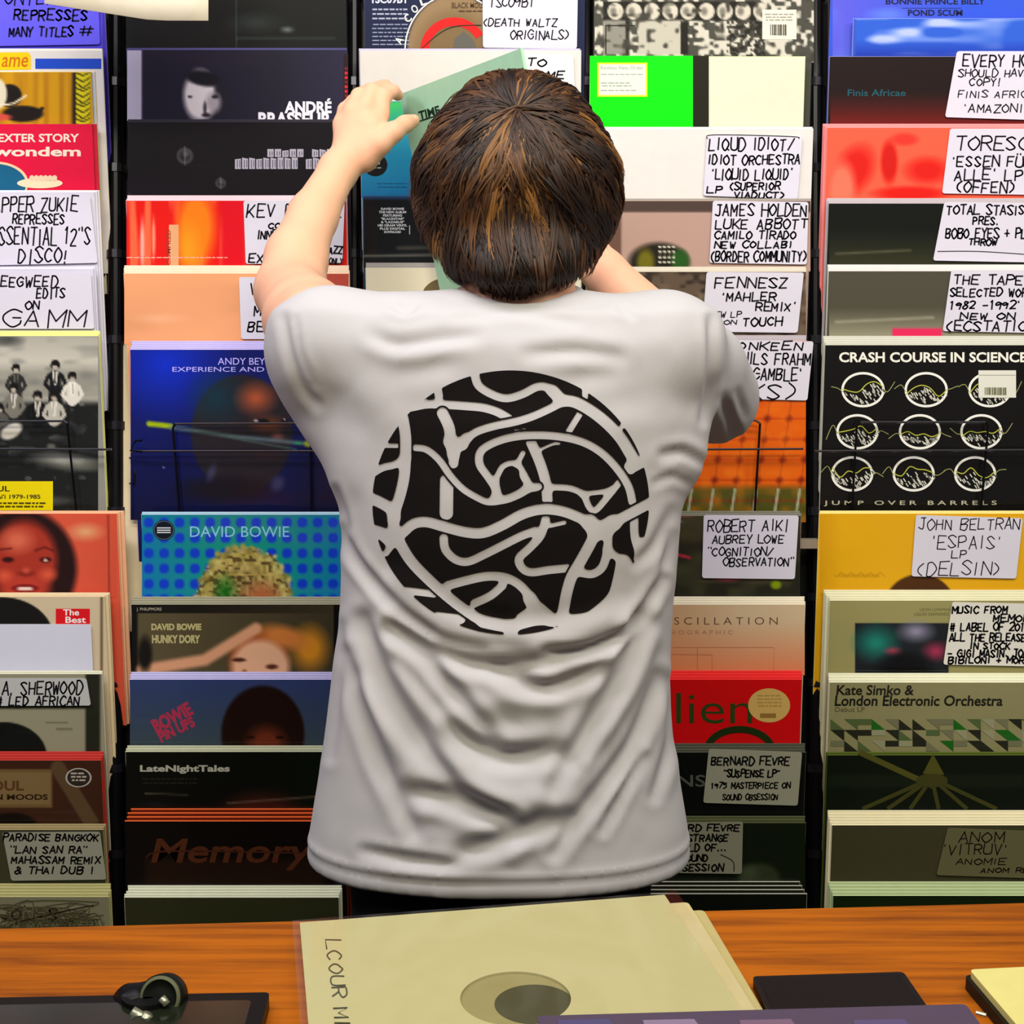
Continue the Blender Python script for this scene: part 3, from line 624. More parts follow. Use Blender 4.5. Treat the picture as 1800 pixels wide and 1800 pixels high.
card(YF(-38), [(848, -30), (1016, -30), (1014, 86), (849, 84)], 'white card reading DEATH WALTZ ORIGINALS at the top centre',
 [('TSC09BT', (860, -4, 938, 12), 2.2), ('(DEATH WALTZ', (850, 33, 978, 46), 2.2), ('ORIGINALS)', (897, 54, 998, 69), 2.2)])
o = rec(632, 88, 'large off white record behind the raised hand', 'd4cfc8', 'bcb8d0', n=1, what='large off white record', x1=1022)
card(YF(88), [(910, 94), (1008, 96), (1012, 214), (906, 212)], 'white card beginning TO, just above the head', [('TO', (926, 103, 960, 116)), ('TIME', (934, 126, 990, 138))], 'e2dcde')
def pic(p):
    p.C[:] = np.array(hx('1c86a0')); p.gy(190, 240, '28a468', -.0); p.mix(1 - (p.Y - 178) / 70 - (p.X - 640) / 400, '3cc050'); p.gy(240, 345, '1068a0', .8); return p
def art(p): p.ell(660, 290, 21, 20, '0a0e12').text('YES', (652, 281, 668, 289), 'a8b0b0', .02); p.dashes(650, 294, 670, 1, 4, 2, '8a9090'); p.dashes(662, 322, 715, 2, 6, 1.4, '0c4a70', 3)
teal = rec(634, 178, 'teal to blue gradient record with a black round sticker by the wrist', '1c7c98', '2c8c8c', what='teal record', pic=pic, art=art, vis=170)
def pic(p): return p.line([(700, 436), (900, 432)], 6, '3c3c34', 5).line([(640, 450), (900, 446)], 4, '5c5c54', 3).rect(636, 345, 900, 350, '20406c', 2)  # grey streaks near the foot are painted highlights on the sleeve's bend
def art(p):
    for i, t in enumerate(('DAVID BOWIE', 'THE NEW ALBUM', 'FEATURING', '"BLACKSTAR"', '& "LAZARUS"', '180 GRAM VINYL', 'PLUS DIGITAL', 'DOWNLOAD')):
        w = len(t) * 3.7; p.text(t, (690 - w / 2, 365 + i * 5.8, 690 + w / 2, 369.2 + i * 5.8), 'd0d4d8', .03)
    p.rect(719, 396, 721, 412, '9a9ca0')
o = rec(638, 346, 'black record with a small block of centred white text', '0c1014', '24466c', n=1, raise_=2, what='black record with small white text', pic=pic, art=art, gloss=.6)
def pic(p): return p.gx(640, 900, 'e8e0c8', .6)
def art(p): p.ell(788, 520, 46, 32, '6c5c38').ell(794, 530, 36, 24, '3c3018')
o = rec(642, 470, 'cream record with a brown centre hole behind the shoulder', 'dcd4b8', '9c9894', n=2, raise_=4, x1=1022, what='cream record with centre hole', pic=pic, art=art)
for top, c, l in ((600, '6a5a48', 'brown record hidden behind the shirt, third column'), (905, '4a5058', 'grey record hidden behind the shirt, lower third column'), (1050, '283040', 'navy record hidden low behind the shirt'), (1190, '5c4838', 'tan record hidden behind the shirt hem area'), (1325, '20242c', 'black record behind the lower shirt'), (1445, '3c3c2c', 'olive record behind the shirt hem'), (1572, '1a1a14', 'dark record behind the trousers')):
    rec(636, top, l, c, 'b8b4a0', vis=120)

# ===== column 4 =====
def pic(p):
    p.C[:] = np.array(hx('45443c')); p.noise(9, 7, 'c8c4b4', .45, .6, 1., 5)
    p.rect(1060, 2, 1330, 36, '17150f', 1)
    for i in range(9):
        x = 1082 + i * 32; p.ell(x, 20, 15, 16, 'c8c2b0', .15).ell(x - 4, 20, 8, 10, '78746a', .6)
    p.rect(1060, 36, 1100, 95, '88857a', 2).rect(1100, 36, 1106, 98, '1a1812').rect(1122, 36, 1200, 96, 'b8b4a4', 2).noise(10, 9, '3c3a32', .62, .75, .5, 8); p.rect(1196, 38, 1210, 96, '1a1812', 2)
    p.mix(((p.Y > 38) & (p.X > 1278) & (p.X < 1345)) * .75 * (_noise(4, 4, p.X, p.Y, 6) < .6), '14120e'); return p
def art(p):
    p.rect(1064, 44, 1116, 46, '282418'); p.rect(1064, 44, 1066, 95, '282418'); p.rect(1340, 17, 1400, 69, 'dcd8c8')
    for i in range(9): p.rect(1354 + i * 3.2, 43, 1355.5 + i * 3.2 + (i % 3) * .6, 62, '4a483c')
    p.dashes(1344, 24, 1396, 3, 5, 1.5, 'a8a494')
o = rec(1044, -40, 'black and white record tiled with small photographs and a barcode', '45443c', '2c2a24', n=1, what='black and white photo tile record', pic=pic, art=art, vis=150)
def art(p):
    p.rect(1037, 98, 1218, 470, '0ce010', rough=.35, coat=.3); p.rect(1218, 98, 1246, 470, '1c1c10'); p.rect(1050, 110, 1138, 170, 'd0e020'); p.rect(1053, 113, 1135, 167, 'd4dccc')
    p.text('Restless New Order', (1056, 116, 1131, 122), '8a988a', .0); p.dashes(1056, 130, 1130, 1, 4, 1.5, '9aa49a'); p.dashes(1056, 145, 1110, 2, 5, 1.5, '90a090'); p.dashes(1056, 158, 1122, 1, 4, 1.5, '9aa49a')
o = rec(1037, 99, 'half neon green half cream record with a white sticker', 'd8d4bc', 'c8e88c', x1=1416, what='neon green and cream record', art=art, wrap=False, rough=.35)
o = rec(1040, 226, 'plain white record behind the card reading SUPERIOR', 'd8d4d0', 'e0dcd4', x1=1430, n=1, what='plain white record, fourth column')
card(YF(226), [(1243, 236), (1411, 240), (1402, 350), (1236, 344)], 'white card reading IDIOT ORCHESTRA and SUPERIOR beside the head',
 [('LIQUD IDIOT/', (1246, 243, 1396, 264)), ('IDIOT ORCHESTRA', (1245, 272, 1406, 289)), ("'LIQUID LIQUID'", (1250, 298, 1392, 316)), ('(SUPERIOR', (1283, 321, 1370, 334)), ('LP', (1242, 328, 1269, 340)), ('VIADUCT)', (1290, 338, 1376, 348))],
 rules=[[(1244, 244), (1256, 237), (1390, 240), (1404, 244)]])
def pic(p):
    p.C[:] = np.array(hx('b09084')); p.rect(1030, 350, 1450, 373, '4a3a34', 3); p.rect(1070, 372, 1092, 480, '6a4c40', 4)
    p.ell(1158, 462, 60, 40, '1e1a12', .25).ell(1135, 462, 20, 32, '6a6414', .5).ell(1195, 458, 20, 24, '24501a', .4)
    for i in range(4):
        for j in range(4): p.ell(1160 + i * 8, 434 + j * 9, 2.6, 2.6, 'd0ccb8', .4)
    return p
o = rec(1036, 352, 'dusty pink record with a green and yellow beetle shape', 'b09084', '9c948c', x1=1426, what='dusty pink record', pic=pic, n=1)
card(YF(352), [(1253, 353), (1421, 355), (1418, 465), (1247, 462)], 'white card reading NEW COLLAB! BORDER COMMUNITY in the fourth column',
 [('JAMES HOLDEN', (1257, 359, 1418, 380)), ('LUKE ABBOTT', (1257, 385, 1418, 402)), ('CAMILO TIRADO', (1256, 406, 1398, 420)), ('NEW COLLAB!', (1256, 424, 1392, 436)), ('(BORDER COMMUNITY)', (1250, 442, 1416, 460))])
def pic(p): p.C[:] = np.array(hx('5c4c3e')); return p.noise(12, 8, '342a22', .4, .7, .8, 7).noise(30, 18, '7c6c58', .5, .8, .5, 1)
o = rec(1030, 477, 'mottled brown record right of the neck', '5c4c3e', 'd0c8b8', x1=1418, n=2, raise_=4, what='mottled brown record', pic=pic)
card(YF(477), [(1242, 478), (1413, 479), (1402, 585), (1234, 583)], 'white card reading REMIX and TOUCH above the right sleeve',
 [('FENNESZ', (1256, 488, 1384, 506)), ("'MAHLER", (1268, 514, 1364, 529)), ("REMIX'", (1328, 533, 1398, 547)), ('NEW LP', (1247, 548, 1302, 558), 2), ('ON', (1272, 562, 1294, 570), 2), ('TOUCH', (1306, 558, 1374, 573))])
def pic(p):
    p.C[:] = np.array(hx('d85c08')); p.gy(720, 640, 'a81410', 1.); p.gy(850, 862, '4c4c18', 1.)
    gx = np.abs(((p.X - 1240 - (p.Y - 700) * -.15) / 38) % 1 - .5); gy = np.abs(((p.Y - 700) / 36) % 1 - .5)
    p.mix(np.clip((gx - .44) / .06, 0, 1) * .5, '8c2c10').mix(np.clip((gy - .42) / .08, 0, 1) * .5, '9c2008')
    p.mix(np.clip(1 - np.hypot((gx - .5) * 38, (gy - .5) * 36) / 9, 0, 1), '701808').noise(20, 16, 'f08018', .4, .8, .3); p.mix((p.Y > 858) * np.clip((gx - .42) / .05, 0, 1), 'a0a888')
    return p
o = rec(1030, 598, 'orange and red quilted grid record right of the sleeve', 'd85c08', 'b0a8b0', x1=1418, n=2, raise_=4, vis=320, what='orange grid record', pic=pic)
card(YF(598), [(1262, 597), (1430, 600), (1419, 704), (1256, 700)], 'white card reading GAMBLE half hidden by the right sleeve',
 [('JONKEEN', (1276, 601, 1410, 615)), ('# NILS FRAHM', (1280, 621, 1424, 641)), ("THE GAMBLE'", (1272, 648, 1408, 668)), ('TAPES', (1280, 670, 1330, 682)), ('KS)', (1316, 674, 1396, 702))])
def pic(p):
    p.C[:] = np.array(hx('26261c')); p.noise(30, 20, '3c3c28', .5, .8, .6); p.rect(1190, 902, 1215, 908, 'a8283c', 2).line([(1190, 975), (1212, 980)], 5, 'a8283c', 2).line([(1186, 915), (1200, 917)], 2, '9a9488').ell(1364, 1028, 12, 10, '7c9410', .5).ell(1280, 1018, 30, 6, '8c2c40', .7); return p
o = rec(1026, 906, 'dark record behind the card reading OBSERVATION', '26261c', '77786a', x1=1408, n=2, raise_=3, what='dark record, fourth column', pic=pic, vis=145, gloss=.6)
card(YF(906), [(1237, 905), (1404, 906), (1397, 1018), (1234, 1016)], 'white card reading COGNITION OBSERVATION right of the shirt',
 [('ROBERT AIKI', (1243, 914, 1384, 934), 2.4), ('AUBREY LOWE', (1252, 941, 1377, 955), 2.4), ('"COGNITION/', (1243, 963, 1358, 977), 2.4), ('OBSERVATION"', (1271, 981, 1394, 995), 2.4)])
def pic(p): p.C[:] = np.array(hx('d0b894')); return p.gy(1090, 1180, 'dc8458', .95).gx(1300, 1180, 'c8743c', .3)
def art(p):
    p.text('O S C I L L A T I O N', (1160, 1085, 1367, 1098), '6a4a34', -.005); p.text('A N O G R A P H I C', (1164, 1108, 1288, 1115), 'a87c58', -.005)
    for r in ([(1182, 1138), (1361, 1138), (1360, 1180)], [(1182, 1150), (1252, 1151), (1252, 1180)], [(1226, 1138), (1226, 1180)]): p.line(r, 1.2, 'c08058')
o = rec(1028, 1062, 'peach and cream record with widely spaced capitals', 'd0b894', 'e4dcc4', x1=1416, n=3, raise_=3.4, what='peach and cream record', pic=pic, art=art)
def art(p):
    p.text('Italien', (1085, 1218, 1322, 1272), '2c3c14', -.005); p.ell(1352, 1240, 37, 30, 'c8a45c'); p.dashes(1330, 1222, 1374, 4, 6, 2, 'a08440'); p.rect(1336, 1254, 1364, 1262, '8c6c30'); p.ring(1300, 1322, 58, 40, 12, '1c2c0c', 200, 340)
o = rec(1024, 1194, 'bright red record with dark green lettering and round tan sticker', 'c80c10', 'e83030', x1=1410, n=3, raise_=3.8, what='bright red record', art=art, gloss=.5)
def art(p): p.text('SIRENS', (1110, 1362, 1240, 1383), '4c5048', .01)
o = rec(1026, 1322, 'black record behind the card reading SUSPENSE LP', '0a0c0a', '4c4e40', x1=1417, n=3, raise_=3.6, what='black record with grey capitals', art=art, gloss=.7)
card(YF(1322), [(1246, 1316), (1410, 1322), (1402, 1416), (1236, 1411)], 'dim grey card reading SUSPENSE LP and 1975, lower right',
 [('BERNARD FEVRE', (1250, 1331, 1386, 1345)), ('"SUSPENSE LP"', (1272, 1354, 1370, 1366)), ('1975 MASTERPIECE ON', (1250, 1376, 1388, 1386), 2.4), ('SOUND OBSESSION', (1270, 1396, 1366, 1406), 2.2)], '8c8c78', ink='0e0c0a')  # low light painted into the card's grey
def pic(p): return p.ell(1335, 1545, 42, 32, '2c3420', .3).ell(1315, 1535, 26, 20, '3c4430', .7)
o = rec(1028, 1446, 'dark green record behind the card reading STRANGE', '10180c', '4a5030', x1=1417, n=2, raise_=4, what='dark green record, lower fourth column', pic=pic, gloss=.6)
card(YF(1446), [(1170, 1446), (1306, 1444), (1304, 1536), (1170, 1534)], 'dim card reading STRANGE WORLD OF beside the hem',
 [('BERNARD FEVRE', (1150, 1450, 1298, 1461)), ('STRANGE', (1208, 1467, 1280, 1479)), ('WORLD OF...', (1180, 1484, 1276, 1496)), ('SOUND', (1196, 1503, 1244, 1514)), ('SESSION', (1200, 1519, 1270, 1531))], '7c7c68', ink='0c0a08', rules=[[(1266, 1502), (1288, 1514), (1290, 1532)]])  # shade of the lower rack put into the paper colour
o = rec(1040, 1571, 'black record under three thin white edges, fourth column foot', '0c100a', 'a4a494', x1=1419, n=3, raise_=5.5, back='16180e', what='black record with thin white edges', jx=-3)

# ===== column 5 (cut by the right edge) =====
def pic(p): p.C[:] = np.array(hx('2c50d0')); return p.gx(1700, 1460, '6a58d0', .7).noise(60, 26, '5c80e0', .4, .8, .6, 3)
def art(p): p.text('BONNIE PRINCE BILLY', (1557, -3, 1732, 8), '101440', .03); p.rect(1585, 14, 1690, 15, '202860'); p.text('POND SCUM', (1596, 17, 1692, 28), '101440', .03)
o = rec(1462, -60, 'violet blue sky record in the top right corner', '2c50d0', '4c60d0', n=1, what='violet blue sky record', pic=pic, art=art, vis=160)
def pic(p): p.C[:] = np.array(hx('2858c8')); return p.noise(50, 14, 'a8b8ec', .5, .8, .9, 11).gy(70, 95, '1430a0', .8).rect(1498, 30, 1504, 96, '3c4cb0', 2)
o = rec(1500, 32, 'smaller cloudy blue record in front of the violet one, top right', '2858c8', '8c9ce0', what='cloudy blue record', pic=pic, vis=90)
def pic(p): p.C[:] = np.array(hx('1a0c0a')); return p.gy(160, 215, '6c1410', .9)
def art(p): p.text('Finis Africae', (1490, 157, 1592, 169), '14505c', .01)
o = rec(1458, 99, 'near black record with faint teal lettering, right column', '1a0c0a', '8c88a8', what='near black record with teal lettering', pic=pic, art=art)
card(YF(99), [(1682, 90), (1850, 90), (1850, 212), (1661, 206)], 'white card reading EVERY HOME SHOULD HAVE A COPY!',
 [('EVERY HOME', (1692, 96, 1836, 117)), ('SHOULD HAVE A', (1684, 122, 1832, 135), 2.2), ('COPY!', (1704, 138, 1758, 151), 2.2), ('FINIS AFRICAE', (1684, 160, 1830, 172), 2), ("'AMAZONIA'", (1693, 184, 1820, 198), 2.2)])
def pic(p):
    p.C[:] = np.array(hx('f05a40')); p.ell(1500, 300, 40, 60, 'd01c14', .5, 30).ell(1563, 285, 18, 46, 'c81810', .4).ell(1630, 300, 50, 30, 'd41c14', .6).ell(1590, 245, 30, 14, 'e03428', .5).ell(1480, 330, 30, 60, 'f07058', .5).ell(1600, 340, 80, 16, 'd41810', .5); return p
o = rec(1454, 224, 'salmon red record with darker red floral shapes', 'f05a40', 'f08c8c', n=3, raise_=2.5, jx=-1.5, what='salmon red record', pic=pic)
card(YF(224), [(1670, 226), (1850, 226), (1850, 343), (1656, 340)], 'white card reading ESSEN FÜR ALLE LP (OFFEN) at the right edge',
 [('TORESCH', (1680, 241, 1830, 264)), ("'ESSEN FÜR", (1673, 275, 1812, 293)), ("ALLE' LP", (1677, 299, 1796, 317)), ('(OFFEN)', (1682, 319, 1782, 338))])
def pic(p): return p.gy(400, 460, '3a3a24', .7).line([(1470, 446), (1600, 440)], 3, '6a6a50', 4, .7)  # pale streak low down paints the shine along the bend
o = rec(1456, 357, 'plain black green record behind the card reading TOTAL STASIS', '0c100a', 'b4acb0', n=3, raise_=3, what='plain black green record', pic=pic, gloss=.7)
card(YF(357), [(1660, 355), (1850, 357), (1850, 462), (1640, 458)], 'white card reading TOTAL STASIS and EYES at the right edge',
 [('TOTAL STASIS', (1664, 361, 1800, 377)), ('PRES.', (1710, 381, 1754, 395)), ('BOBO EYES + PLUMS', (1662, 401, 1836, 418)), ('THROW', (1703, 420, 1752, 431))], rules=[[(1648, 442), (1720, 442), (1800, 447)]])
def pic(p): p.C[:] = np.array(hx('4a483a')); return p.gy(540, 590, 'a09c84', .8).line([(1470, 566), (1640, 558)], 4, 'c0bca4', 5, .5).rect(1568, 577, 1656, 600, 'd82858', 2)
o = rec(1456, 476, 'olive grey record with a small pink tab, right column', '4a483a', 'd8d4d0', n=3, raise_=3.6, what='olive grey record', pic=pic)
card(YF(476), [(1672, 475), (1850, 475), (1850, 586), (1657, 582)], 'white card reading THE TAPE SELECTED WORKS 1982-1992',
 [('THE TAPE', (1676, 484, 1796, 500)), ('SELECTED WORKS', (1670, 507, 1830, 521)), ("1982 -1992'", (1670, 529, 1792, 543)), ('NEW ON', (1688, 550, 1782, 561)), ('(ECSTATIC)', (1664, 565, 1816, 582))])
def art(p):
    p.text('CRASH COURSE IN SCIENCE', (1475, 619, 1805, 637), 'e8e8dc', .028)
    r = random.Random(12)
    for cy, row, rx in ((685, (1517, 1628, 1740), 36), (759, (1507, 1617, 1725), 35), (833, (1498, 1606, 1714), 35)):
        for i, cx in enumerate(row):
            p.ring(cx, cy, rx, 29, 4.2, 'ecece4')
            h0 = [r.uniform(-14, 12) for _ in range(6)]; pts = [(cx - rx + rx * 2 * k / 5, cy + h0[k]) for k in range(6)]
            sm = catmull(pts, 5)
            for k in range(46):
                q = sm[r.randrange(len(sm))]; x = q[0] + r.uniform(-2, 2); lim = math.sqrt(max(0, 1 - ((x - cx) / rx) ** 2)) * 26; y0 = q[1] + 3
                if cy + lim - 5 > y0:
                    y = r.uniform(y0, cy + lim - 5); V, Fc = ribbon([(x, y), (x + 3.5, y + 5)], 1.8); p.raw(V, Fc, 'd4d4c8')
            p.layer(); p.line(sm, 1.7, 'b8bc48'); p.line([(cx - rx - 20, cy + r.uniform(-12, 14)), (cx - rx - 8, cy + r.uniform(-16, 4)), (cx - rx, cy + 4)], 1.3, '989a60', True); p.line([(cx + rx, cy), (cx + rx + 8, cy + r.uniform(-8, 8)), (cx + rx + 20, cy + r.uniform(-18, 10))], 1.3, '989a60', True)
            p.h -= p.step * 5
    p.h += p.step * 6
    p.rect(1720, 651, 1786, 699, 'dcdcd0'); p.rect(1721, 659, 1785, 660, '8c8c80')
    for i in range(12): p.rect(1731 + i * 3.2, 681, 1732.6 + i * 3.2 + (i % 3) * .5, 694, '6a6a4c')
    p.text('J U M P   O V E R   B A R R E L S', (1448, 880, 1752, 890), 'b8b49c', .01)
o = rec(1450, 606, 'black record with a grid of nine scribbled white circles', '0e0c0a', 'c8c8bc', n=4, raise_=3.6, vis=300, what='black record of nine circles', art=art, gloss=.6, x1=1846)
def pic(p): p.C[:] = np.array(hx('dca414')); return p.gx(1480, 1440, 'c08810', .5).ell(1617, 1062, 62, 54, '4c2c10', .05).line([(1475, 1012), (1545, 1012)], 4, 'b08010', 4, .6)
def art(p): p.line([(1466 + i * 5, 1010 + (4 if i % 2 else -4) * math.sin(i * 1.3)) for i in range(19)], 1.2, 'b8860c', True)
o = rec(1440, 902, 'golden yellow record with a brown arc, right column', 'dca414', 'f0dc8c', n=1, vis=145, x1=1838, what='golden yellow record', pic=pic, art=art)
card(YF(902), [(1610, 905), (1798, 911), (1786, 1017), (1602, 1013)], 'white card reading ESPAIS LP (DELSIN) on the yellow record',
 [('JOHN BELTRAN', (1614, 912, 1792, 931), 2), ("'ESPAIS'", (1636, 942, 1758, 964), 2), ('LP', (1672, 968, 1698, 982), 2), ('(DELSIN)', (1613, 988, 1756, 1011), 2)])
def pic(p):
    p.C[:] = np.array(hx('96905c')); p.rect(1503, 1095, 1668, 1300, '1c2024', 2); p.ell(1540, 1130, 50, 40, '1c8070', .9).ell(1610, 1110, 40, 24, '8c88a0', .9).ell(1645, 1145, 30, 22, 'a03050', .9).ell(1570, 1145, 20, 10, 'b04058', .9).ell(1590, 1175, 60, 36, '0c0c0e', .5); return p
def art(p): p.text('LEON LOWMAN', (1617, 1069, 1672, 1074), '5c5834', .0); p.text('LIQUID DIAMONDS', (1607, 1077, 1668, 1083), '5c5834', .0)
o = rec(1458, 1055, 'olive cream record with a dark teal and pink picture', '96905c', 'dcdab8', n=4, raise_=3.6, jx=-1.5, vis=140, what='olive cream record with the teal picture', pic=pic, art=art)
card(YF(1055), [(1674, 1058), (1850, 1062), (1850, 1172), (1658, 1168)], 'white card reading ALL THE RELEASES IN STOCK at the right edge',
 [('MUSIC FROM', (1674, 1066, 1770, 1078), 3), ('MEMORY', (1746, 1081, 1822, 1093), 3), ('# LABEL OF 2015!', (1670, 1095, 1816, 1109), 3), ('ALL THE RELEASES', (1669, 1114, 1812, 1127), 3), ('IN STOCK', (1705, 1130, 1775, 1141), 3), ('- GIGI MASIN. JOAN', (1666, 1142, 1816, 1155), 3), ('BIBILONI + MORE', (1667, 1155, 1812, 1166), 3)], 'd8d6cc')
def art(p):
    p.text('Kate Simko &', (1470, 1204, 1606, 1222), '1c1a14', .02, skew=.1); p.text('London Electronic Orchestra', (1467, 1222, 1762, 1241), '1c1a14', .02, skew=.1); p.text('Debut LP', (1468, 1243, 1520, 1251), '5c5838', .0)
    r = random.Random(5); cols = ['23241a', '23241a', '8c8c6c', '6c6c50', '1c5c18', '4c5c34']
    for j in range(3):
        for i in range(16):
            x = 1460 + i * 24; y = 1264 + j * 19; k = r.random(); c = r.choice(cols)
            if k < .45: p.raw([(x, y), (x + 24, y), (x + 24, y + 19)], [[2, 1, 0]], c)
            elif k < .8: p.raw([(x, y), (x + 24, y + 19), (x, y + 19)], [[2, 1, 0]], c)
            else: p.raw([(x, y), (x + 24, y), (x + 24, y + 10), (x, y + 10)], [[3, 2, 1, 0]], c)
    p.layer()
o = rec(1458, 1199, 'olive record with italic lettering over a band of dark triangles', '86825a', 'e4e4c8', n=3, raise_=4, vis=130, what='olive record with the band of triangles', art=art, th=.003)
def pic(p): p.C[:] = np.array(hx('0c140a')); return p.rect(1450, 1362, 1800, 1384, '141c10', 6)
def art(p):
    p.line([(1510, 1322), (1640, 1382)], 10, '4c4c1c'); p.poly([(1640, 1325), (1622, 1360), (1660, 1362)], '4c4c1c')
    for x in (1516, 1560, 1600, 1650, 1700, 1752): p.line([(1638, 1368), (x, 1422)], 7, '3c3c18')
    p.ell(1638, 1372, 28, 12, '3c3c18')
o = rec(1454, 1327, 'black green record with a dim star of olive rays', '0c140a', '4c5c18', n=1, what='black green record with star rays', pic=pic, art=art, gloss=.7)
o = rec(1462, 1450, 'grey olive record behind the card reading ANOM VITRUV', '3c3a26', 'e8e0bc', n=5, raise_=4, jx=-1.2, what='grey olive record, right column foot')
card(YF(1450), [(1666, 1455), (1850, 1462), (1850, 1545), (1646, 1538)], 'dim olive card reading ANOM VITRUV ANOMIE',
 [('ANOM', (1684, 1462, 1764, 1480), 2.2), ("'VITRUV'", (1656, 1484, 1770, 1502), 2.2), ('ANOMIE', (1680, 1510, 1768, 1520), 2), ('ANOM REC', (1724, 1526, 1820, 1534), 2)], '5c5a3c', ink='14120a')  # card colour darkened for the weak light near the foot
o = rec(1464, 1574, 'dark green record under pale green white edges, bottom right', '101e08', 'b8c898', n=4, raise_=4.4, jx=-1.5, what='dark green record, bottom right')
